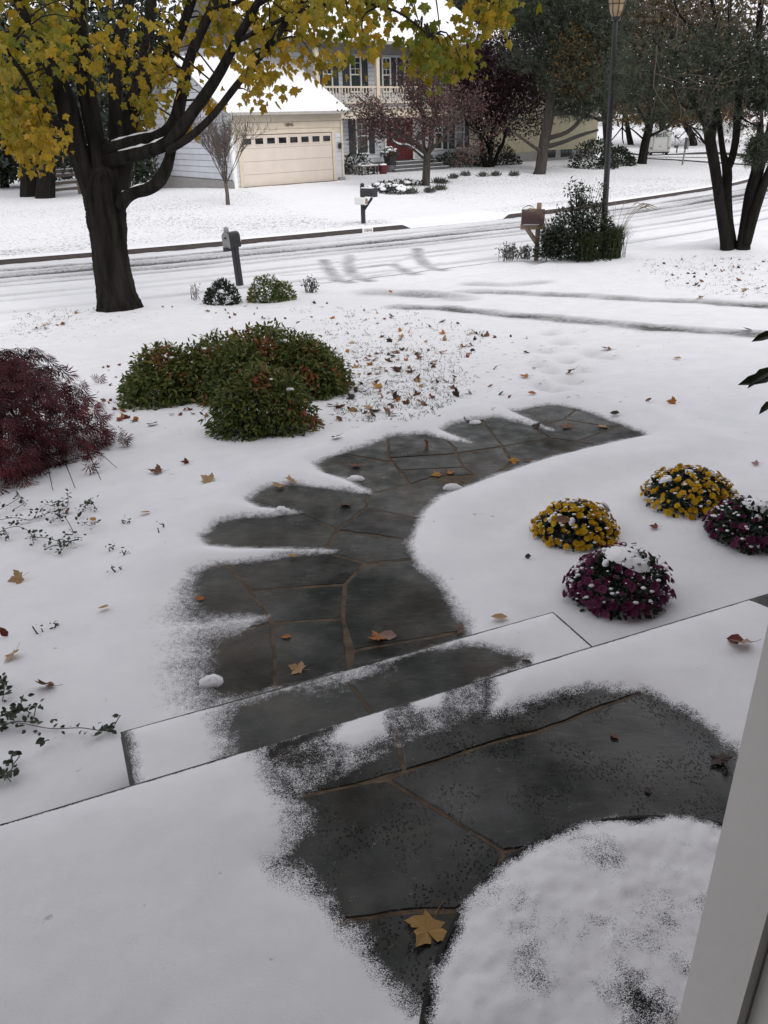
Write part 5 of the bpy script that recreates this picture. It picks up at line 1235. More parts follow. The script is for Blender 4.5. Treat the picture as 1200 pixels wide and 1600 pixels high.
bgtree('dark_evergreen', 'dark evergreen in the gap behind the rail fence', 105, 280, 66, 95, 200, (4.5, 3, 3.5), 6000, .4, 'dkgreen', .3)
bgtree('dark_evergreen', 'tall dark evergreen rising behind the left end of the grey house', 190, 270, 60, 190, 120, (5, 4, 7), 9000, .45, 'dkgreen', .4)
bgtree('dark_evergreen', 'low dark evergreen against the siding behind the maple trunk', 215, 290, 42.5, 214, 255, (1.0, 1, 1.3), 2500, .18, 'dkgreen', .12, fl=60)
# far wood closing the view: uncountable, one mass
pos = []
for i in range(60):
    a_ = math.radians(-34 + 68 * i / 59); dd = 190 + 40 * rs.rand(); pos.append(ell(420, (dd * math.sin(a_), dd * math.cos(a_), 3 + 6 * rs.rand()), (8, 5, 7 + 5 * rs.rand()), rs, 8, .4))
pos = np.vstack(pos); V, Fc = cloud(SMALL_V, SMALL_F, pos, rotmats(rdir(rs, len(pos)), rdir(rs, len(pos))), 1.3 * (.6 + .8 * rs.rand(len(pos))))
b_ = MB(); b_.add(V, Fc, np.repeat(rs.rand(len(pos)), 4)); o = b_.build('far_wood', M['oliveleaf']); o['kind'] = 'stuff'; o['label'] = 'grey brown wood closing the view beyond the street'; o['category'] = 'wood'
# far house and the road behind the lawn
wh = thing('white_house', 'plain white house far up the hill at the right edge', 'house', (*P(1178, 215, 150)[:2], terr_z(P(1178, 215, 150)[0], 150.) - .3), .2)
bx('wall', 'white', (0, 0, 3.2), (9, 7, 6.6), wh); roof('roof', -5, 5, -4, 4, 6.5, .5, .3, 'snowp', parent=wh)
for xx in (-2.6, 0, 2.6):
    for zz in (1.8, 4.6): f = bx('window', 'white', (xx, -3.52, zz), (1.3, .1, 1.5), wh); bx('pane', 'dglass', (xx, -3.58, zz), (1.05, .06, 1.25), f)
lh = thing('distant_house', 'white gabled house glimpsed over the rail fence at the far left', 'house', (*P(105, 230, 95)[:2], -1.6), -.3)
bx('wall', 'white', (0, 0, 2.6), (8, 6, 5.4), lh); roof('roof', -4.4, 4.4, -3.4, 3.4, 5.2, .6, .3, 'snowp', parent=lh)
for xx in (-2.4, 0, 2.4):
    f = bx('window', 'white', (xx, -3.02, 2.4), (1.2, .1, 1.5), lh); bx('pane', 'dglass', (xx, -3.08, 2.4), (.95, .06, 1.25), f)

# ------------------------------------------------------------------ street furniture and vehicles
def arch(w, h, n_=8):
    return [(-w / 2, 0), (w / 2, 0)] + [(w / 2 * math.cos(a), h - w / 2 + w / 2 * math.sin(a)) for a in np.linspace(0, math.pi, n_)]
def face_dir(o, target): return math.atan2(target[1] - o[1], target[0] - o[0])
# mailbox by our lawn
c = at(375, 447); tp = P(363, 375, c[1]); lean = math.atan2(tp[0] - c[0], tp[2] - c[2])
mbx = thing('mailbox', 'black post mailbox with grey glossy front standing behind two small bushes', 'mailbox', c, math.radians(-128))
b_ = MB(); b_.bbox((0, 0, .40), (.12, .12, .96), .012); part('post', b_, 'black', mbx)
b_ = MB(); b_.prism(arch(.20, .31), (-.10, 0, .78), (0, 1, 0), (0, 0, 1), (1, 0, 0), .30); part('box', b_, 'black', mbx)
b_ = MB(); b_.prism(arch(.205, .315), (.202, 0, .777), (0, 1, 0), (0, 0, 1), (1, 0, 0), .016); dr_ = part('door', b_, 'greymetal', mbx)
b_ = MB(); b_.box((.225, 0, .98), (.02, .05, .03)); part('latch', b_, 'black', dr_)
b_ = MB(); b_.lathe((.16, .0, 1.10), [(0, .10), (.045, .07), (.055, .02), (.04, -.06)], 10); part('finial', b_, 'greymetal', mbx)
b_ = MB(); b_.box((.10, 0, .76), (.34, .10, .07)); part('bracket', b_, 'black', mbx)
b_ = MB(); b_.add(*blob((-.13, 0, .88), .06, .06, .04, rs)); b_.build('snow_cap', M['snowp'], mbx, world=False)
mbx.rotation_euler.y = 0; mbx.rotation_euler.x = 0.06
# neighbour's mailbox
c = at(568, 352); m2 = thing('mailbox', 'dark mailbox on a braced post with a white newspaper box, across the street', 'mailbox', c, math.radians(-38))
b_ = MB(); b_.bbox((0, 0, .55), (.11, .11, 1.18), .012); b_.lathe((0, 0, 1.14), [(.06, 0), (.07, .03), (.03, .07), (0, .08)], 8); part('post', b_, 'black', m2)
b_ = MB(); b_.tube([(.04, 0, .45), (.36, 0, .80)], .045, 4); part('brace', b_, 'black', m2)
b_ = MB(); b_.prism(arch(.19, .24), (-.02, 0, .84), (0, 1, 0), (0, 0, 1), (1, 0, 0), .50); part('box', b_, 'black', m2)
b_ = MB(); b_.prism(arch(.21, .26), (.48, 0, .83), (0, 1, 0), (0, 0, 1), (1, 0, 0), .02); part('door', b_, 'black', m2)
b_ = MB(); b_.box((.2, 0, 1.085), (.42, .12, .03)); part('snow_cap', b_, 'snowp', m2)
b_ = MB(); b_.bbox((.06, -.16, .72), (.42, .16, .20), .02); nb = part('newspaper_box', b_, 'white', m2)
b_ = MB(); b_.box((.272, -.16, .72), (.012, .12, .15)); part('opening', b_, 'wood', nb)
# wooden mailbox behind the bush
c = at(838, 400); m3 = thing('mailbox', 'brown mailbox on a braced wooden post half hidden by the grassy bush', 'mailbox', c, math.radians(172))
b_ = MB(); b_.bbox((0, 0, .50), (.10, .10, 1.26), .01); part('post', b_, 'wood', m3)
b_ = MB(); b_.box((.12, .06, .64), (.54, .06, .12)); part('arm', b_, 'wood', m3)
b_ = MB(); b_.tube([(.02, .06, .30), (.26, .06, .62)], .05, 4); part('brace', b_, 'wood', m3)
b_ = MB(); b_.prism(arch(.24, .30), (-.12, .12, .71), (0, 1, 0), (0, 0, 1), (1, 0, 0), .48); part('box', b_, 'brown', m3)
b_ = MB(); b_.prism(arch(.25, .31), (.36, .12, .705), (0, 1, 0), (0, 0, 1), (1, 0, 0), .02); part('door', b_, 'brown', m3)
b_ = MB(); b_.box((.16, .10, .70), (.34, .20, .02));  part('snow_cap', b_, 'snowp', m3)
# lamp post
c = at(941, 398); top = P(962, 30, c[1]); ax = (top - c) / np.linalg.norm(top - c)
lp = thing('lamp_post', 'tall black street lamp post with an amber glass lantern, rising from the bush', 'lamp post', c)
b_ = MB(); b_.tube([c, c + ax * .5, c + ax * .55, top], [.10, .09, .068, .05], 12); part_ = b_.build('pole', M['black'], lp)
b_ = MB(); b_.tube([c + [0, 0, .0], c + ax * .45], .10, 10); b_.build('base_sleeve', M['black'], lp)
ln = top
b_ = MB(); b_.lathe(ln, [(.0, -.02), (.09, -.02), (.10, .03), (.06, .05)], 8); b_.build('collar', M['black'], lp)
b_ = MB(); b_.lathe(ln, [(.09, .04), (.135, .12), (.185, .36), (.19, .38)], 8); gl = b_.build('lantern_glass', M['lamp'], lp, smooth=False)
b_ = MB()
for i in range(8):
    a_ = i * math.pi / 4; b_.tube([ln + [math.cos(a_) * .09, math.sin(a_) * .09, .04], ln + [math.cos(a_) * .138, math.sin(a_) * .138, .12], ln + [math.cos(a_) * .19, math.sin(a_) * .19, .38]], .010, 4)
b_.lathe(ln, [(.165, .245), (.175, .25), (.165, .26)], 8)
o = b_.build('lantern_bars', M['black'], lp)
b_ = MB(); b_.lathe(ln, [(.14, .375), (.235, .38), (.225, .42), (.15, .47), (.12, .56), (.03, .60), (.02, .68), (0, .69)], 8); b_.build('lantern_cap', M['shutter'], lp)
# white delivery lorry seen from behind
c = at(1030, 243); tk = thing('delivery_truck', 'white delivery truck seen from behind, parked in the far street', 'truck', c, math.radians(-12))
s_ = depthw(c) * 36 / F; TWd, TH = s_ * .86, s_ * 1.0         # overall size from the picture and its distance
k_ = TH / 3.0
b_ = MB(); b_.bbox((0, 2.6 * k_, TH * .56), (TWd, 5.2 * k_, TH * .86), .08 * k_); part('body', b_, 'truck', tk)
b_ = MB(); b_.bbox((0, 5.7 * k_, TH * .40), (TWd * .9, 1.2 * k_, TH * .5), .1 * k_); part('cab_nose', b_, 'truck', tk)
b_ = MB(); b_.box((0, -.02 * k_, TH * .48), (TWd * .62, .05 * k_, TH * .52)); rd = part('rear_door', b_, 'truck', tk)
b_ = MB(); b_.box((0, -.05 * k_, TH * .35), (TWd * .1, .04 * k_, .06 * k_)); part('handle', b_, 'black', rd)
for sx in (-1, 1):
    b_ = MB(); b_.box((sx * TWd * .36, -.03 * k_, TH * .5), (.05 * k_, .06 * k_, TH * .55)); part('door_post', b_, 'greymetal', tk)
    b_ = MB(); b_.box((sx * TWd * .43, -.03 * k_, TH * .30), (.12 * k_, .05 * k_, .25 * k_)); part('tail_light', b_, 'red', tk)
    for yy in (1.1, 4.7):
        b_ = MB(); b_.lathe((0, 0, 0), [(0, -.16 * k_), (.40 * k_, -.16 * k_), (.44 * k_, -.1 * k_), (.44 * k_, .1 * k_), (.40 * k_, .16 * k_), (0, .16 * k_)], 16)
        w_ = part('wheel', b_, 'tyre', tk); w_.location = (sx * TWd * .38, yy * k_, .44 * k_); w_.rotation_euler = (0, math.pi / 2, 0)
        b_ = MB(); b_.lathe((0, 0, 0), [(0, -.17 * k_), (.2 * k_, -.17 * k_), (.2 * k_, .17 * k_), (0, .17 * k_)], 12); part('rim', b_, 'greymetal', w_)
b_ = MB(); b_.box((0, .1 * k_, TH * .115), (TWd * .92, .3 * k_, .14 * k_)); part('bumper', b_, 'black', tk)
text('lettering', 'Fed', .74 * k_, M['purple'], tk, (-.20 * TWd, -.055 * k_, TH * .80), (math.pi / 2, 0, 0), .01); text('lettering', 'Ex', .74 * k_, M['logogreen'], tk, (.19 * TWd, -.055 * k_, TH * .80), (math.pi / 2, 0, 0), .01)
# thin leaning sign post, far mailbox
c = at(1066, 258); sg = thing('sign_post', 'thin leaning grey sign post in the far verge right of the truck', 'sign post', c); t2 = P(1073, 221, c[1])
b_ = MB(); b_.tube([c, t2], .05, 5); b_.build('post', M['grey'], sg)
b_ = MB(); b_.box(t2 + [0, 0, -.1], (.06, .5, .6)); b_.build('sign_plate', M['grey'], sg)
c = at(1057, 239); fm = thing('mailbox', 'tiny dark mailbox in the snow beside the white truck', 'mailbox', c); b_ = MB(); w_ = depthw(c) / F
b_.box((0, 0, 4 * w_), (1.6 * w_, 1.6 * w_, 12 * w_)); part('post', b_, 'black', fm); b_ = MB(); b_.bbox((-1.5 * w_, 0, 9 * w_), (6 * w_, 3 * w_, 3.4 * w_), .4 * w_); part('box', b_, 'black', fm)
# rail fence at the left
f0, f1 = at(79, 308), at(126, 303); f2 = f1 + (f1 - f0) * 1.6; fz = .0
fe = thing('rail_fence', 'weathered wooden rail fence at the edge of the far lawn behind the maple', 'fence', f0)
for p in (f0, f1, f2):
    b_ = MB(); zt = 1.25; b_.bbox(p + [0, 0, zt / 2 - .1], (.20, .20, zt + .2), .02); b_.build('post', M['rail'], fe)
for a, b in ((f0, f1), (f1, f2)):
    for zz in (.30, .60, .95, 1.15):
        b_ = MB(); b_.tube([a + [0, 0, zz], (a + b) / 2 + [0, 0, zz + .02], b + [0, 0, zz]], .085, 5); b_.build('rail', M['rail'], fe)
        b_ = MB(); b_.tube([a + [0, 0, zz + .085], b + [0, 0, zz + .085]], .04, 4); b_.build('rail_snow', M['snowp'], fe)
# far cross street kerb lines and tracks
fk0, fk1 = at(955, 233), at(1230, 254)
b_ = MB(); q = [fk0 + (fk1 - fk0) * t for t in np.linspace(0, 1, 14)]
q = [np.array([p[0], p[1], terr_z(p[0], p[1]) + .06]) for p in q]; b_.tube(q, .13, 4); o = b_.build('far_kerb', M['kerb']); o['kind'] = 'structure'
b_ = MB(); fk0, fk1 = at(1000, 248), at(1230, 262); q = [fk0 + (fk1 - fk0) * t for t in np.linspace(0, 1, 14)]; q = [np.array([p[0], p[1], terr_z(p[0], p[1]) + .0]) for p in q]; b_.tube(q, .07, 4); o = b_.build('far_track', M['kerb']); o['kind'] = 'structure'

# ------------------------------------------------------------------ shrubs and plants of the front garden
rs = np.random.RandomState(77)
def nandina(label, px, py, n_, rx, ry, rz, size=.047, snow=10, loc=None, rn=(0, 1), **kw):
    c = at(px, py) if loc is None else loc
    t = thing('nandina_shrub', label, 'shrub', c, 0, 'nandina shrubs left of the walk')
    V, Fc, rr, pos, d = bushmesh(n_, rx, ry, rz, size, rs, rn=rn, lump=.55, hollow=.45, up=.0, **kw)
    out_ = rs.rand(n_) < .10; pos[out_] *= (1.03 + .10 * rs.rand(out_.sum(), 1))
    # hanging leaflets
    tip = d * .6 + rs.normal(size=(n_, 3)) * .6 + [0, 0, -.3]; nr = d + rs.normal(size=(n_, 3)) * .8 + [0, 0, .7]
    V, Fc = cloud(LEAF_V * [.95, 1, 1], LEAF_F, pos, rotmats(tip, nr), size * (.7 + .8 * rs.rand(n_))); b_ = MB()
    redd = np.clip(.02 + .50 * rs.rand(n_) + .75 * (fbm(pos[:, 0], pos[:, 1] + pos[:, 2], 3.0, 3) > .60) * rs.rand(n_) + .12 * (pos[:, 2] / rz), 0, 1)
    b_.add(V, Fc, np.repeat(redd, 7)); part('foliage', b_, 'nandina', t)
    b_ = MB()
    for i in range(26):
        e = pos[rs.randint(n_)]; b_.tube([(e[0] * .25, e[1] * .25, -.05), (e[0] * .6, e[1] * .6, e[2] * .55), e], [.010, .007, .003], 4)
    part('stems', b_, 'bark3', t)
    q_ = pos[d[:, 2] > .45]; q_ = q_[rs.permutation(len(q_))[:snow]]; b_ = MB()
    for e in q_: s_ = .012 + .022 * rs.rand(); b_.add(*blob(e + [0, 0, .02], s_ * 1.3, s_, s_ * .6, rs))
    if snow: b_.build('snow_clumps', M['snowp'], t, world=False, smooth=True)['kind'] = 'stuff'
    return t
def npos(px, py): return at(px, py)
nandina('large green and reddish shrub, rear right and tallest of the joined garden shrubs', 425, 618, 9500, .58, .46, .65, snow=14)
nandina('green shrub at the front of the joined garden shrubs with red leaves low down', 415, 668, 5200, .38, .31, .49, snow=8, rn=(.2, 1))
nandina('lower shrub at the left end of the joined garden shrubs, towards the red laceleaf', 262, 622, 6200, .48, .4, .50, snow=8)
nandina('middle shrub between the left and the tallest of the joined garden shrubs', 345, 615, 5000, .45, .4, .60, snow=6)
nandina('right shoulder of the joined garden shrubs nearest the leafy lawn', 488, 612, 4200, .32, .36, .50, snow=6)
for i, (px, py, w, h_, lab, mt) in enumerate(((348, 474, .30, .42, 'small round dark green bush at the foot of the black mailbox', 'dkgreen'), (418, 470, .34, .46, 'small dark bush with reddish edge, right of the black mailbox', 'nandina'), (443, 468, .22, .32, 'low reddish green bush leaning right against the mailbox bush', 'nandina'))):
    bush('small_bush', lab, 'bush', at(px, py), 1500 if i < 2 else 600, w, w, h_, .055, mt, rs, None, rn=(0, .75), stems=8, snow=10)
def twigplant(name, lab, cat, px, py, n_, r, h_, mat, leaf=.03, nl=60, group=None, spread=.5):
    c = at(px, py); t = thing(name, lab, cat, c, 0, group); b_ = MB(); ps = []
    for i in range(n_):
        a_ = rs.rand() * 6.28; s_ = spread * rs.rand(); e = np.array([math.cos(a_) * s_ * h_, math.sin(a_) * s_ * h_, h_ * (.6 + .4 * rs.rand())]); st = np.array([rs.normal() * r * .4, rs.normal() * r * .4, -.02])
        q = catmull([st, st + e * .5 + rs.normal(size=3) * .02, st + e], 3); b_.tube(q, np.linspace(.006, .003, len(q)), 4); ps += list(q[2:])
    part('stems', b_, 'twig', t)
    if nl:
        pos = np.array(ps)[rs.randint(len(ps), size=nl)] + rs.normal(size=(nl, 3)) * .015; crown_part(t, 'foliage', pos, leaf, mat, rs, (LEAF_V, LEAF_F), world=False)
    return t
twigplant('bare_twigs', 'thin reddish twigs sticking out of the snow left of the mailbox bushes', 'plant', 305, 466, 9, .10, .34, 'nandina', .04, 22)
twigplant('lavender', 'small grey lavender tuft beside the driveway mouth, right of the mailbox bushes', 'plant', 486, 456, 24, .12, .28, 'greyleaf', .05, 160)
twigplant('lavender', 'grey lavender clump left of the wooden mailbox post', 'plant', 795, 405, 40, .30, .34, 'greyleaf', .06, 330, None, .7)
twigplant('lavender', 'small greyish sprig between the lavender clump and the bush', 'plant', 822, 404, 24, .14, .30, 'greyleaf', .06, 200, None, .7)
# the big bush with ornamental grasses around the lamp post
c = at(905, 400); bb = bush('rose_bush', 'tall green bush with open leafy top beside the lamp post', 'bush', c, 6500, .86, .7, 1.18, .07, 'dkgreen', rs, None, rn=(.1, .9), stems=16, snow=10, lump=.4, hollow=.3)
b_ = MB(); ps = []
for i in range(22):
    a_ = rs.rand() * 6.28; r_ = .55 * rs.rand(); e = np.array([math.cos(a_) * r_, math.sin(a_) * r_, 1.25 + .28 * rs.rand()]); q = catmull([e * [.2, .2, 0], e * [.6, .6, .6], e], 4); b_.tube(q, np.linspace(.012, .003, len(q)), 4); ps += list(q[6:])
part('upright_stems', b_, 'bark3', bb); pos = np.array(ps)[rs.randint(len(ps), size=420)] + rs.normal(size=(420, 3)) * .05; crown_part(bb, 'top_leaves', pos, .07, 'dkgreen', rs, (LEAF_V, LEAF_F), world=False)
def ograss(lab, px, py, n_, h_, sp, pl):
    c = at(px, py); t = thing('ornamental_grass', lab, 'grass clump', c); Vs = []; Fs = []; rr = []; k = 0
    for i in range(n_):
        a_ = rs.rand() * 6.28; s_ = sp * (.3 + .7 * rs.rand()); hh = h_ * (.7 + .4 * rs.rand()); st = np.array([rs.normal() * .09, rs.normal() * .09, 0]); d_ = np.array([math.cos(a_), math.sin(a_), 0]); w = np.array([-d_[1], d_[0], 0]) * .007
        for j, t_ in enumerate(np.linspace(0, 1, 6)):
            p = st + d_ * s_ * t_ ** 1.6 + np.array([0, 0, hh * (1.55 * t_ - .85 * t_ ** 2.4)]); ww = w * (1 - t_ * .85); Vs += [p - ww, p + ww]
            if j: Fs += [(k + 2 * j - 2, k + 2 * j - 1, k + 2 * j + 1), (k + 2 * j - 2, k + 2 * j + 1, k + 2 * j)]
        rr += [rs.rand()] * 12; k += 12
    b_ = MB(); b_.add(np.array(Vs), np.array(Fs), np.array(rr)); part('blades', b_, 'grassb', t)
    b_ = MB()
    for i in range(pl):
        a_ = rs.rand() * 6.28; d_ = np.array([math.cos(a_), math.sin(a_), 0]); q = catmull([(0, 0, 0), d_ * sp * .5 + [0, 0, h_ * .9], d_ * sp * 1.1 + [0, 0, h_ * 1.25], d_ * sp * 1.5 + [0, 0, h_ * 1.2]], 4)
        b_.tube(q, np.r_[np.full(8, .0035), np.linspace(.012, .004, len(q) - 8)], 4)
    if pl: part('plumes', b_, 'strawb', t)
    return t
ograss('arching grass clump at the left foot of the bush, by the wooden mailbox', 862, 400, 650, .82, .52, 12)
ograss('arching grass clump in front of the bush, under the lamp post', 915, 406, 650, .74, .55, 0)
ograss('arching grass clump with straw plumes at the right foot of the bush', 956, 402, 750, .84, .55, 18)
twigplant('bare_twigs', 'small leafy twigs in the snow at the front edge of the grass clumps', 'plant', 918, 408, 8, .08, .22, 'dkgreen', .05, 24)
# red laceleaf maple
c = at(20, 735); ll = thing('laceleaf_maple', 'low weeping dark red laceleaf maple spilling over the snow at the left edge', 'shrub', c)
n_ = 4600; CR = np.array([.72, .8, 1.06]); cc = np.array([-.22, .25, .0])
d = rdir(rs, n_); d[:, 2] = np.abs(d[:, 2]); lum = rdir(rs, 26); lum[:, 2] = np.abs(lum[:, 2]) * .8; lay = np.max(d @ lum.T, 1)
rad = (.60 + .40 * rs.rand(n_) ** .5) * (.80 + .36 * (lay - .8) / .2)
pos = cc + d * rad[:, None] * CR; pos[:, 2] = np.maximum(pos[:, 2], .03)
LV, LF = [], []
for i, a_ in enumerate(np.linspace(-1.1, 1.1, 6)):
    e = np.array([math.sin(a_), math.cos(a_), -.18 * abs(a_)]); w = np.array([math.cos(a_), -math.sin(a_), 0]) * .045; LV += [e * .05, e * .5 + w, e * (1 - .22 * abs(a_)), e * .5 - w]; LF += [(i * 4, i * 4 + 1, i * 4 + 2), (i * 4, i * 4 + 2, i * 4 + 3)]
tip = d * [.9, .9, .2] + [0, 0, -.75] + rs.normal(size=(n_, 3)) * .22; nr = d + rs.normal(size=(n_, 3)) * .35
V, Fc = cloud(LV, LF, pos, rotmats(tip, nr), .092 * (.6 + .8 * rs.rand(n_))); b_ = MB(); b_.add(V, Fc, np.repeat(np.clip(rs.rand(n_) * .7 + .3 * (lay > .93), 0, 1), len(LV))); part('foliage', b_, 'laceleaf', ll)
b_ = MB()
for i in range(34):
    e = cc + (pos[rs.randint(n_)] - cc) * .86; q = catmull([cc * [1, 1, 0] + [0, 0, -.05], cc + (e - cc) * [.3, .3, 0] + [0, 0, .45], cc + (e - cc) * [.7, .7, .9] + [0, 0, .05], e], 4); b_.tube(q, np.linspace(.016, .003, len(q)), 5)
for (px, py, px2, py2) in ((140, 725, 183, 733), (135, 720, 158, 752), (95, 722, 118, 765), (78, 740, 83, 768), (40, 735, 44, 758)):
    a, e = at(px, py) + [0, 0, .12], at(px2, py2) + [0, 0, .01]; b_.tube(catmull([a - c, (a + e) / 2 - c + [0, 0, .03], e - c], 4), np.linspace(.005, .002, 9), 4)
part('branches', b_, 'bark3', ll)
pos2 = np.array([at(*p) - c + [0, 0, .05 + .03 * rs.rand()] for p in ((178, 690), (190, 700), (200, 697), (145, 738), (150, 728), (168, 655), (160, 640), (152, 600), (30, 748), (12, 745))]); pos2 = np.repeat(pos2, 7, 0) + rs.normal(size=(70, 3)) * .03
V, Fc = cloud(LV, LF, pos2, rotmats(rdir(rs, 70) + [.4, 0, -.3], rdir(rs, 70)), .08 * (.7 + .6 * rs.rand(70))); b_ = MB(); b_.add(V, Fc, np.repeat(rs.rand(70), len(LV))); part('trailing_leaves', b_, 'laceleaf', ll)
# evergreen creepers through the snow at the left
def creeper(lab, runs, nleaf, size=.022):
    c = at(*runs[0][0]); t = thing('creeper', lab, 'plant', c, 0, 'evergreen creepers at the left edge'); b_ = MB(); ps = []; td = []
    for r_ in runs:
        q = catmull([at(a, b) - c + [0, 0, .012 + .028 * (i % 2)] for i, (a, b) in enumerate(r_)], 5); b_.tube(q, .0022, 4); ps += list(q)
    part('stem', b_, 'twig', t); ps = np.array(ps); k = rs.randint(len(ps), size=nleaf); pos = ps[k] + rs.normal(size=(nleaf, 3)) * [.016, .016, .010] + [0, 0, .010]
    V, Fc = cloud(LEAF_V * [1.5, 1, 1], LEAF_F, pos, rotmats(rs.normal(size=(nleaf, 3)) * [1, 1, .4] + [0, 0, .25], rs.normal(size=(nleaf, 3)) * .4 + [0, -.2, 1]), size * (.6 + .8 * rs.rand(nleaf))); b_ = MB(); b_.add(V, Fc, np.repeat(rs.rand(nleaf), 7)); part('leaves', b_, 'creeper', t)
creeper('green creeper patch in the snow below the red laceleaf, at the left edge', [[(-20, 810), (10, 800), (30, 780), (28, 775)], [(0, 815), (25, 818), (50, 815), (62, 805)], [(5, 830), (30, 832), (48, 835), (55, 860)], [(20, 800), (40, 795), (35, 785)], [(-10, 845), (8, 838), (15, 845)]], 120)
creeper('middle creeper patch with a brown leaf caught in it', [[(60, 810), (85, 808), (105, 795), (108, 780)], [(80, 820), (100, 815), (115, 835), (105, 845)], [(70, 790), (90, 800), (98, 790)], [(95, 815), (92, 798)]], 110)
creeper('right creeper sprigs with a yellow leaf', [[(125, 810), (135, 800), (142, 785)], [(128, 818), (140, 830), (150, 822)], [(130, 795), (145, 795), (152, 800)]], 60)
creeper('lower creeper runner below the brown-leafed patch', [[(52, 842), (75, 850), (100, 850), (125, 852)], [(70, 862), (88, 862), (108, 855)], [(92, 868), (105, 862), (112, 850)]], 80)
creeper('green creeper at the left edge with one long runner reaching the step', [[(-15, 1120), (15, 1130), (30, 1112), (40, 1098)], [(0, 1142), (25, 1140), (50, 1130), (60, 1115)], [(-10, 1138), (30, 1142), (80, 1142), (130, 1150), (170, 1145), (191, 1130)], [(5, 1100), (10, 1085), (2, 1070)], [(20, 1128), (35, 1120), (50, 1118)]], 150, .026)
creeper('lowest creeper sprig at the left edge in front of the stoop', [[(-15, 1215), (8, 1222), (20, 1205), (22, 1195)], [(0, 1212), (15, 1228), (18, 1225)], [(22, 1198), (35, 1194)]], 34, .03)
creeper('lone two leaved sprig in the snow beside the long runner', [[(68, 1168), (75, 1170), (78, 1160)]], 4, .03)
for i, (px, py, lab) in enumerate([(62, 985, 'left of two tiny upright sprigs in the smooth snow'), (82, 980, 'right, taller of two tiny upright sprigs in the smooth snow'), (178, 862, 'tiny dark sprig in the snow left of the lower creeper runner'), (198, 866, 'tiny green sprig just right of the dark one by the melted stones'), (200, 818, 'tiny sprig above and left of the melted flagstones'), (250, 828, 'tiny sprig nearest the big left flagstone'), (186, 894, 'lowest tiny sprig left of the walk')]):
    t = twigplant('sprig', lab, 'plant', px, py, 2, .02, .055, 'creeper', .018, 9, 'tiny sprigs in the snow')
# broad-leaved shrub reaching in from the right
c = np.array([2.45, 3.75, terr_z(2.45, 3.75)]); rh = thing('broadleaf_shrub', 'dark pointed leaves of a shrub reaching in at the right edge', 'shrub', c); b_ = MB(); st = MB()
for (px, py, ex, ey, Yd) in ((1205, 578, 1172, 598, 3.4), (1206, 572, 1168, 560 + 45, 3.45), (1210, 588, 1155, 599, 3.4), (1212, 520, 1176, 532, 3.5), (1215, 510, 1205, 545, 3.5), (1210, 625, 1186, 646, 3.3), (1215, 580, 1180, 585, 3.5), (1230, 540, 1210, 500, 3.5), (1240, 560, 1215, 610, 3.4), (1235, 600, 1240, 650, 3.4), (1250, 530, 1270, 560, 3.5)):
    a, e = P(px, py, Yd), P(ex, ey, Yd - .05); L_ = np.linalg.norm(e - a); V, Fc = cloud(LEAF_V * [.8, 1, 1], LEAF_F, a[None] - c, rotmats((e - a)[None], np.array([[rs.normal() * .3, -.6, .8]])), np.array([L_])); b_.add(V, Fc, rs.rand())
    st.tube(catmull([np.array([.0, 0, 0]), (a - c) * [.75, .75, .85], a - c], 4), np.linspace(.014, .003, 9), 5)
part('leaves', b_, 'dkgreen', rh); part('stems', st, 'bark3', rh)
# chrysanthemums
def flower_mesh(name, mat, rn, petals=(11, 9), cup=.3):
    V, Fc, k = [], [], 0
    for ring, (n_, L_, up) in enumerate(zip((*petals, 7), (1.0, .74, .48), (cup, cup + .45, cup + 1.0))):
        for i in range(n_):
            a_ = 2 * math.pi * (i + .5 * ring) / n_; e = np.array([math.cos(a_), math.sin(a_), 0]); w = np.array([-e[1], e[0], 0]) * .24 * L_
            V += [e * .08, e * L_ * .6 + w + [0, 0, up * L_ * .45], e * L_ + [0, 0, up * L_ * .55], e * L_ * .6 - w + [0, 0, up * L_ * .45]]; Fc += [(k, k + 1, k + 2), (k, k + 2, k + 3)]; k += 4
    for i in range(6): a_ = i * math.pi / 3; V.append([.2 * math.cos(a_), .2 * math.sin(a_), .26])
    V.append([0, 0, .42]); Fc += [(k + i, k + (i + 1) % 6, k + 6) for i in range(6)]
    me = mesh_np(name, V, Fc, {'rnd': np.full(len(V), rn)}); me.materials.append(M[mat]); return me
FM = {'y': [flower_mesh('yellow_flower', 'yflower', v) for v in (.2, .45, .6, .75)], 'p': [flower_mesh('purple_flower', 'pflower', v, (12, 10), .55) for v in (.1, .35, .5, .8)]}
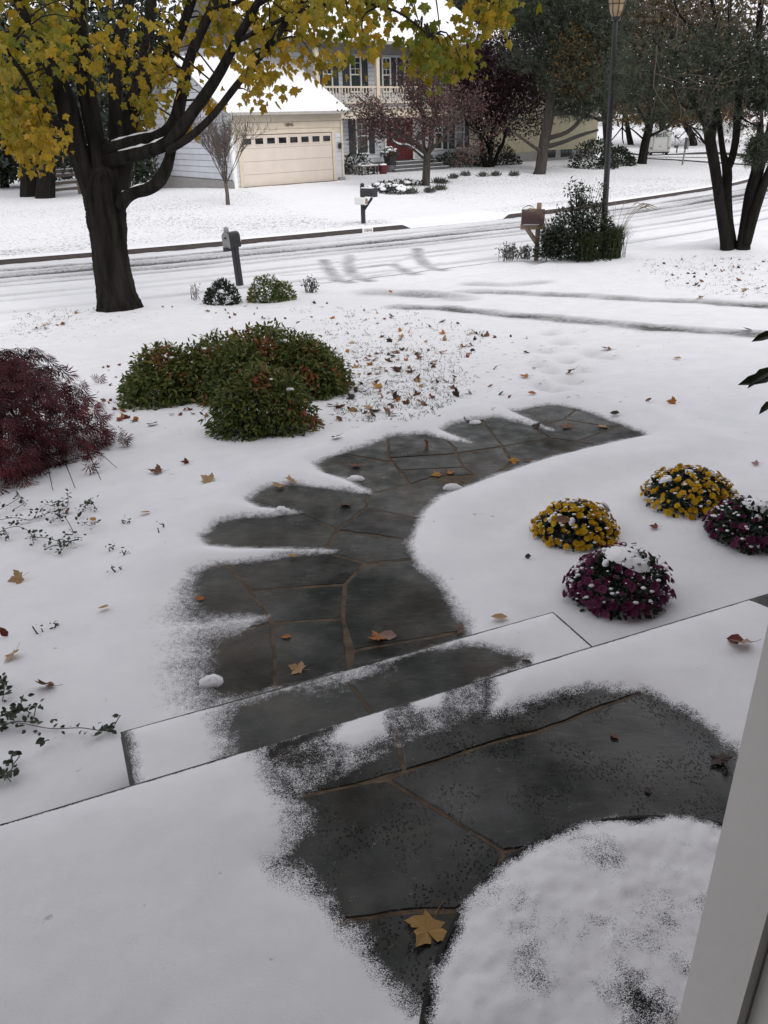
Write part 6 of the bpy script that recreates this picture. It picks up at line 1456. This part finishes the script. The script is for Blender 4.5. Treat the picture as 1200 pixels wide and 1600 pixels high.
def mum(lab, px, py, r, h_, kind, nf, fsize, holes, grp):
    c = at(px, py); t = thing('chrysanthemum', lab, 'flower', c, 0, grp)
    lw = rdir(rs, 7); la_ = rs.normal(size=7) * .10
    wob = lambda e: 1 + float((la_ * np.maximum(lw @ e, 0) ** 3).sum())
    n_ = 1700; d = rdir(rs, n_); d[:, 2] = np.abs(d[:, 2]) * 1.1 - .05; pos = d * (.35 + .58 * rs.rand(n_, 1) ** .5) * np.array([r * .93, r * .93, h_ * .90]) * np.array([wob(e_) for e_ in d])[:, None]; pos[:, 2] = np.maximum(pos[:, 2], .012)
    V, Fc = cloud(LEAF_V * [1.5, 1, 1], LEAF_F, pos, rotmats(d + rs.normal(size=(n_, 3)) * .5, d + rs.normal(size=(n_, 3)) * .5 + [0, 0, .5]), .032 * (.6 + .8 * rs.rand(n_))); b_ = MB(); b_.add(V, Fc, np.repeat(rs.rand(n_), 7)); part('leaves', b_, 'mumleaf', t)
    b_ = MB()
    for i in range(18): e = pos[rs.randint(n_)]; b_.tube([(e[0] * .2, e[1] * .2, -.02), e * .6, e], [.005, .004, .003], 4)
    part('stems', b_, 'twig', t)
    k = 0; tries = 0
    while k < nf and tries < 6000:
        tries += 1
        e = rdir(rs, 1)[0]; e[2] = abs(e[2])
        if kind == 'p': e[2] = .15 + .8 * e[2] * rs.rand() ** .4; e /= np.linalg.norm(e)
        q = e * np.array([r, r, h_]) * (.88 + .14 * rs.rand()) * wob(e); q[2] = max(q[2], .03)
        if any((q[0] - hx_ * r) ** 2 + (q[1] - hy_ * r) ** 2 < (hr * r) ** 2 for hx_, hy_, hr in holes): continue
        o = link('flower', FM[kind][rs.randint(4)], t); o.location = q; s_ = fsize * (.5 + .75 * rs.rand()); o.scale = (s_, s_, s_ * (1 if kind == 'y' else 1.25))
        o.rotation_mode = 'QUATERNION'; o.rotation_quaternion = Vector(e * [1, 1, .9] + np.array([0, 0, .15]) + rs.normal(size=3) * .28).to_track_quat('Z', 'Y'); k += 1
    b_ = MB()
    for hx_, hy_, hr in holes:
        na, nr_ = 22, 7; rad = hr * (1.0 + .3 * np.array([fbm(math.cos(t_) * 1.3 + hx_ * 5, math.sin(t_) * 1.3 + hy_ * 5, 1, 3) - .5 for t_ in np.linspace(0, 6.283, na, endpoint=False)]) * 2)
        Vp = []
        for ir in range(nr_ + 1):
            for ia in range(na):
                rr_ = rad[ia] * ir / nr_; t_ = 6.283 * ia / na; x_, y_ = hx_ + rr_ * math.cos(t_), hy_ + rr_ * math.sin(t_)
                zq = math.sqrt(max(.02, 1 - x_ * x_ - y_ * y_)); fall = math.sqrt(max(0, 1 - (ir / nr_) ** 2.5))
                Vp.append((x_ * r * .97, y_ * r * .97, h_ * zq * .94 + .020 * fall - .012 + .008 * (float(fbm(x_ * 6 + 3, y_ * 6, 1, 5)) - .5)))
        Fp = [(ir * na + ia, ir * na + (ia + 1) % na, (ir + 1) * na + (ia + 1) % na) for ir in range(nr_) for ia in range(na)] + [(ir * na + ia, (ir + 1) * na + (ia + 1) % na, (ir + 1) * na + ia) for ir in range(nr_) for ia in range(na)]
        b_.add(np.array(Vp), Fp)
    for i in range(110):
        e = rdir(rs, 1)[0]; e[2] = abs(e[2]) * .8 + .25; e /= np.linalg.norm(e); s_ = .003 + .008 * rs.rand() ** 2; b_.add(*blob(e * np.array([r, r, h_]) * .985 * wob(e), s_ * 1.4, s_ * 1.2, s_ * .6, rs))
    b_.build('snow_patches', M['snowp'], t, world=False, smooth=True)['kind'] = 'stuff'; return t
mum('left yellow chrysanthemum with a brown leaf stuck in its flowers', 898, 832, .258, .225, 'y', 298, .0195, [(.72, .30, .12), (-.62, -.35, .07), (-.25, -.62, .06)], 'chrysanthemums in the snow')
mum('right rear yellow chrysanthemum with snow patches on top', 1076, 782, .292, .195, 'y', 298, .0200, [(-.05, .1, .10), (-.55, .0, .12), (.45, .1, .08)], 'chrysanthemums in the snow')
mum('front purple chrysanthemum with a round patch of snow on its crown', 960, 930, .266, .25, 'p', 285, .0195, [(.18, .02, .46), (-.30, -.2, .07)], 'chrysanthemums in the snow')
mum('purple chrysanthemum cut by the right edge, with sparse blooms and snow', 1168, 838, .235, .22, 'p', 150, .0190, [(.15, .0, .42), (-.1, -.5, .08)], 'chrysanthemums in the snow')

# ------------------------------------------------------------------ fallen leaves
fls = []
for v in range(3):
    cu = [.35, .8, 1.3][v]; q = MAPLE_V.copy(); q[:, 2] = cu * (.30 * np.abs(q[:, 0]) ** 1.6 + .16 * (q[:, 1] - .45) ** 2) + .05 * np.sin(q[:, 0] * 9 + v) + .03 * np.cos(q[:, 1] * 7 + v * 2)
    fls.append(q)
OV = LEAF_V * [1.6, 1, 1]; OV[:, 2] = .25 * np.abs(OV[:, 0]) + .2 * (OV[:, 1] - .5) ** 2
FT_cache = {}
def leafmesh(col, v):
    if (col, v) not in FT_cache:
        b_ = MB()
        if v < 3: b_.add(fls[v] - [0, .4, 0], MAPLE_F, (.2, .8, .5)[v]); b_.tube([(0, -.38, 0), (.05, -.65, .06), (.02, -.9, .14)], .012, 3, rnd=.1)
        else: b_.add(OV - [0, .5, 0], LEAF_F, .4)
        me = b_.mesh('fallen_leaf'); me.materials.append(M['fall_' + col]); FT_cache[(col, v)] = me
    return FT_cache[(col, v)]
def fleaf(px, py, size, col, lab, v=None, tilt=.2, z=None, rot=None, group=None, lift=.012):
    v = rs.randint(4) if v is None else v
    p = at(px, py) if z is None else hit(px, py, z); o = link('fallen_leaf', leafmesh(col, v)); o.location = (p[0], p[1], p[2] + (lift * .4 if z is not None else lift) + size * tilt * .16)
    o.scale = (size,) * 3; o.rotation_euler = (rs.normal() * tilt, rs.normal() * tilt, rs.rand() * 6.28 if rot is None else rot); tag(o, lab, 'leaf', group); return o
BIG = [(668, 1455, .098, 'bigtan', 'large yellow tan maple leaf on the dark stoop beside the door mat', 0, .08, 0, 2.6), (312, 937, .055, 'orange', 'orange leaf on the far left dark flagstone', 3, .2, ZW, 1.5), (447, 997, .05, 'orange', 'small orange oval leaf between the joints near the step', 3, .15, ZW, 1.6), (465, 1046, .075, 'tan', 'tan star-shaped leaf just above the step', 0, .15, ZW, 1.1),
 (590, 1000, .085, 'orange', 'orange curled half of the leaf pair above the step', 2, .4, ZW, 2.), (606, 996, .085, 'pink', 'pale curled leaf lying on the orange one above the step', 3, .4, ZW, 1.4), (780, 967, .08, 'tan', 'tan leaf on the snowy edge of the step', 3, .3, ZW + .05, 1.5), (720, 985, .055, 'pink', 'small pinkish leaf at the right corner of the walk by the step', 1, .5, ZW, .4),
 (435, 760, .085, 'tan', 'pale tan maple leaf on the snow tongue at the left of the walk', 0, .2, ZW + .015, 1.), (455, 753, .08, 'tan', 'upright pale leaf leaning on the pale tan maple leaf', 1, .8, ZW + .02, 2.), (540, 791, .075, 'pink', 'pale maple leaf in the middle of the walk', 1, .2, ZW, 4.), (457, 870, .05, 'yellow', 'small pale yellow leaf on the snow band across the walk', 3, .1, ZW + .01, 1.5),
 (555, 730, .085, 'brown', 'brown leaf on the stones beside the white snow tongue', 2, .4, ZW, 0.), (668, 700, .09, 'brown', 'crumpled dark brown leaf in the middle of the upper walk', 2, .7, ZW, 1.), (682, 743, .07, 'yellow', 'left yellow leaf of two side by side on the walk', 1, .2, ZW, 2.), (704, 740, .065, 'orange', 'right, more orange leaf of two side by side on the walk', 1, .3, ZW, 5.),
 (803, 722, .075, 'yellow', 'yellow leaf at the right snow edge of the upper walk', 1, .2, ZW, 3.), (826, 722, .06, 'brown', 'brown scrap beside the yellow leaf at the snow edge', 3, .3, ZW, 3.), (728, 660, .075, 'dark', 'dark leaf against the snow at the top of the walk', 2, .5, ZW + .02, 1.), (885, 668, .10, 'brown', 'broad brown leaf near the far end of the walk', 1, .3, ZW, 1.), (942, 668, .085, 'tan', 'pale brown leaf nearest the far tip of the walk', 1, .3, ZW, 2.), (838, 668, .08, 'dark', 'dark leaf left of the broad brown leaf on the walk', 1, .3, ZW, 4.),
 (960, 1153, .035, 'brown', 'tiny brown leaf scrap on the wet stoop', 3, .1, 0, .5), (1157, 1008, .085, 'pink', 'leaf under melting snow beside the door jamb', 1, .5, .045, .5), (1148, 1003, .06, 'red', 'reddish leaf standing on the stoop snow beside the door jamb', 3, .7, .05, 1.2), (1012, 1237, .03, 'dark', 'tiny dark scrap on the wet stoop above the mat', 3, .1, 0, 0), (822, 1037, .05, 'dark', 'small black curled leaf at the right end of the bare step', 3, .4, -.165, 1.),
 (1126, 1190, .07, 'dark', 'dark torn leaf at the right corner of the wet stoop', 1, .3, 0.003, 2.), (245, 739, .10, 'brown', 'brown leaf pair in the snow right of the red laceleaf', 2, .3, None, 1.6), (325, 752, .10, 'tan', 'tan maple leaf with brown base in the left snow', 1, .3, None, 1.), (227, 804, .07, 'yellow', 'golden leaf lying alone in the left snow', 3, .2, None, 1.5), (290, 725, .065, 'red', 'red brown leaf with long stalk in the left snow', 1, .5, None, 2.),
 (238, 665, .09, 'brown', 'brown leaf between the laceleaf and the joined shrubs', 1, .3, None, 1.), (205, 684, .075, 'red', 'reddish leaf at the tip of the laceleaf', 3, .3, None, 1.), (322, 652, .075, 'tan', 'pale brown leaf in front of the joined shrubs', 1, .3, None, 2.), (72, 1076, .085, 'brown', 'curled brown leaf in the snow above the long creeper runner', 2, .6, None, 1.4), (28, 908, .085, 'tan', 'tan leaf with green sprig half sunk at the left edge', 1, .4, None, 2.),
 (20, 1028, .075, 'tan', 'pale leaf frosted into the snow at the left edge', 1, .3, None, 2.6), (8, 993, .06, 'red', 'red brown leaf standing up at the left edge', 3, .9, None, .2), (163, 954, .06, 'tan', 'thin pale leaf in the smooth snow left of the walk', 3, .6, None, 1.5), (146, 815, .055, 'yellow', 'yellow leaf caught in the right creeper sprigs', 3, .4, None, 1.), (107, 802, .06, 'brown', 'brown leaf caught in the middle creeper patch', 3, .7, None, .3),
 (57, 757, .06, 'brown', 'brown leaf under the lower rim of the red laceleaf', 3, .3, None, 1.4), (590, 606, .11, 'yellow', 'golden leaf, brightest on the leafy lawn', 1, .35, None, 1.), (592, 577, .10, 'tan', 'tan leaf above the golden leaf on the lawn', 1, .3, None, 2.), (607, 566, .09, 'brown', 'reddish brown leaf at the top of the dense leaf patch', 1, .5, None, 3.), (712, 620, .10, 'dark', 'black clump of wet leaf, darkest on the lawn', 2, .9, None, 1.), (658, 632, .10, 'brown', 'wide brown leaf below the middle of the leafy lawn', 1, .4, None, 1.),
 (892, 584, .10, 'brown', 'upright brown leaf among the footprints', 2, .8, None, 1.), (949, 547, .12, 'brown', 'flat brown leaf below the lower tyre track', 1, .3, None, 1.), (820, 590, .10, 'orange', 'orange leaf left of the footprints', 1, .3, None, 1.), (831, 617, .085, 'orange', 'orange leaf between the footprints and the walk', 3, .3, None, 1.6), (1050, 631, .08, 'orange', 'orange leaf alone in the right snow', 1, .4, None, 1.), (1013, 628, .065, 'brown', 'small brown leaf left of the lone orange one', 3, .5, None, 1.),
 (960, 650, .08, 'dark', 'dark upright leaf beyond the far end of the walk', 3, .9, None, 1.), (1058, 562, .085, 'tan', 'pale orange leaf below the right end of the tyre track', 3, .2, None, 1.), (1167, 517, .12, 'dark', 'dark leaf between the two tyre tracks at the right', 3, .4, None, 1.5), (1094, 467, .12, 'tan', 'tan leaf alone on the right lawn by the driveway', 1, .4, None, 1.), (1022, 826, .05, 'red', 'small reddish scrap between the chrysanthemums', 1, .3, None, 1.), (878, 815, .085, 'brown', 'brown leaf stuck in the left yellow chrysanthemum', 3, .3, -.12, 1.2),
 (1054, 800, .06, 'brown', 'brown leaf under the right rear yellow chrysanthemum', 3, .3, None, 1.5), (825, 873, .045, 'dark', 'dark curled scrap in the snow left of the purple chrysanthemum', 3, .4, None, 1.5), (1180, 727, .05, 'pink', 'pale reddish leaf in the snow near the right edge', 1, .3, None, 1.), (525, 686, .075, 'dark', 'black leaf scraps at the snow edge above the walk', 1, .5, None, 1.), (530, 658, .07, 'brown', 'brown leaf right of the front shrub', 3, .8, None, 1.), (515, 635, .07, 'brown', 'brown leaf below the right shoulder of the shrubs', 3, .3, None, 1.),
 (75, 506, .10, 'tan', 'pale brown leaf left of the maple mound', 1, .3, None, 1.), (98, 508, .11, 'orange', 'orange leaf beside the maple mound', 1, .5, None, 2.), (72, 514, .10, 'red', 'flat reddish leaf left of the maple mound', 3, .2, None, 1.5), (610, 457, .10, 'orange', 'rust leaf near the driveway mouth', 3, .3, None, 1.)]
for (px, py, s_, col, lab, v, tl, z_, ro) in BIG: fleaf(px, py, s_, col, lab, v, tl, z_, ro)
CN = {'dark': 'blackish', 'brown': 'brown', 'red': 'reddish', 'tan': 'pale tan', 'orange': 'rusty orange'}
def scatter(n_, poly, cols, smin, smax, where):
    for (px, py) in in_poly(n_, poly, rs):
        col = cols[rs.randint(len(cols))]; sz = smin + (smax - smin) * rs.rand() ** 1.6
        big = 'larger' if sz > smin + .55 * (smax - smin) else ('tiny' if sz < smin + .12 * (smax - smin) else 'small')
        fleaf(px, py, sz, col, big + ' ' + CN[col] + ' fallen leaf ' + where, None, .55, None, None, 'small leaves scattered on the snowy lawns', .006)
scatter(95, [(520, 545), (660, 550), (720, 590), (700, 630), (640, 650), (560, 655), (520, 640), (530, 600)], ['dark', 'brown', 'dark', 'brown', 'red', 'tan', 'orange', 'brown'], .045, .105, 'in the dense patch between shrubs and walk')
scatter(62, [(470, 470), (640, 478), (770, 520), (760, 560), (640, 555), (540, 560), (500, 520)], ['dark', 'brown', 'red', 'brown', 'tan', 'orange'], .05, .11, 'on the lawn between mailbox bushes and driveway')
scatter(14, [(720, 500), (840, 520), (840, 640), (730, 620)], ['dark', 'brown', 'red'], .04, .08, 'on the smooth snow left of the footprints')
scatter(44, [(1000, 402), (1110, 398), (1200, 410), (1200, 462), (1060, 450), (990, 430)], ['dark', 'brown', 'dark', 'red', 'tan'], .05, .10, 'on the lawn in front of the forked tree')
scatter(16, [(250, 480), (330, 470), (460, 480), (450, 500), (300, 500)], ['dark', 'brown', 'red'], .05, .09, 'in the row just behind the joined shrubs')
scatter(12, [(40, 490), (150, 485), (90, 515), (30, 520)], ['dark', 'brown', 'tan'], .05, .08, 'at the far left by the maple mound')
scatter(12, [(130, 580), (190, 570), (190, 640), (165, 640)], ['dark', 'brown', 'red'], .03, .06, 'between the laceleaf and the joined shrubs')
scatter(14, [(165, 640), (205, 625), (230, 650), (200, 670), (180, 665)], ['red', 'brown', 'orange'], .05, .09, 'at the tip of the red laceleaf')
scatter(10, [(225, 632), (320, 640), (300, 650), (235, 648)], ['red', 'brown'], .04, .07, 'under the left end of the joined shrubs')
# blades of grass poking through the lawn snow
gpos = []
for poly, n_ in (([(520, 540), (680, 545), (740, 590), (700, 640), (640, 655), (520, 660), (525, 600)], 1500), ([(440, 480), (640, 480), (760, 520), (740, 560), (520, 560)], 900), ([(990, 405), (1200, 400), (1200, 470), (1050, 455)], 900), ([(20, 485), (180, 480), (130, 500), (20, 530)], 400)):
    gpos += [at(*p) for p in in_poly(n_ // 3, poly, rs)]
gpos = np.repeat(np.array(gpos), 3, 0); gpos[:, :2] += rs.normal(size=(len(gpos), 2)) * .03; n_ = len(gpos)
V, Fc = cloud(SMALL_V * [.28, 1, 1], SMALL_F, gpos - [0, 0, .008], rotmats(rs.normal(size=(n_, 3)) * [.7, .7, .1] + [0, 0, .7], rdir(rs, n_)), .025 + .03 * rs.rand(n_))
b_ = MB(); b_.add(V, Fc, np.repeat(rs.rand(n_), 4)); o = b_.build('grass_blades', M['grassb']); o['kind'] = 'stuff'; o['label'] = 'tips of grass showing through the thin lawn snow'; o['category'] = 'grass'
# lumps of snow lying on the bare stones
for (px, py, a, b2, h_, lab) in ((330, 1067, .050, .038, .030, 'smooth white snow lump on the lower left flagstone'), (440, 801, .050, .035, .040, 'small snow lump at the tip of a snow tongue left of the curved joint'), (707, 763, .060, .030, .030, 'snow lump on the right edge of the walk by the two yellow leaves'), (742, 661, .05, .03, .022, 'snow scrap beside the dark leaf at the top of the walk'), (556, 749, .06, .03, .026, 'raised tip of the snow tongue below the brown leaf')):
    p = hit(px, py, ZW); t = thing('snow_lump', lab, 'snow', (p[0], p[1], ZW)); b_ = MB(); b_.add(*blob((0, 0, 0), a, b2, h_, rs, 14, 7)); b_.build('lump', M['snowp'], t, world=False, smooth=True)
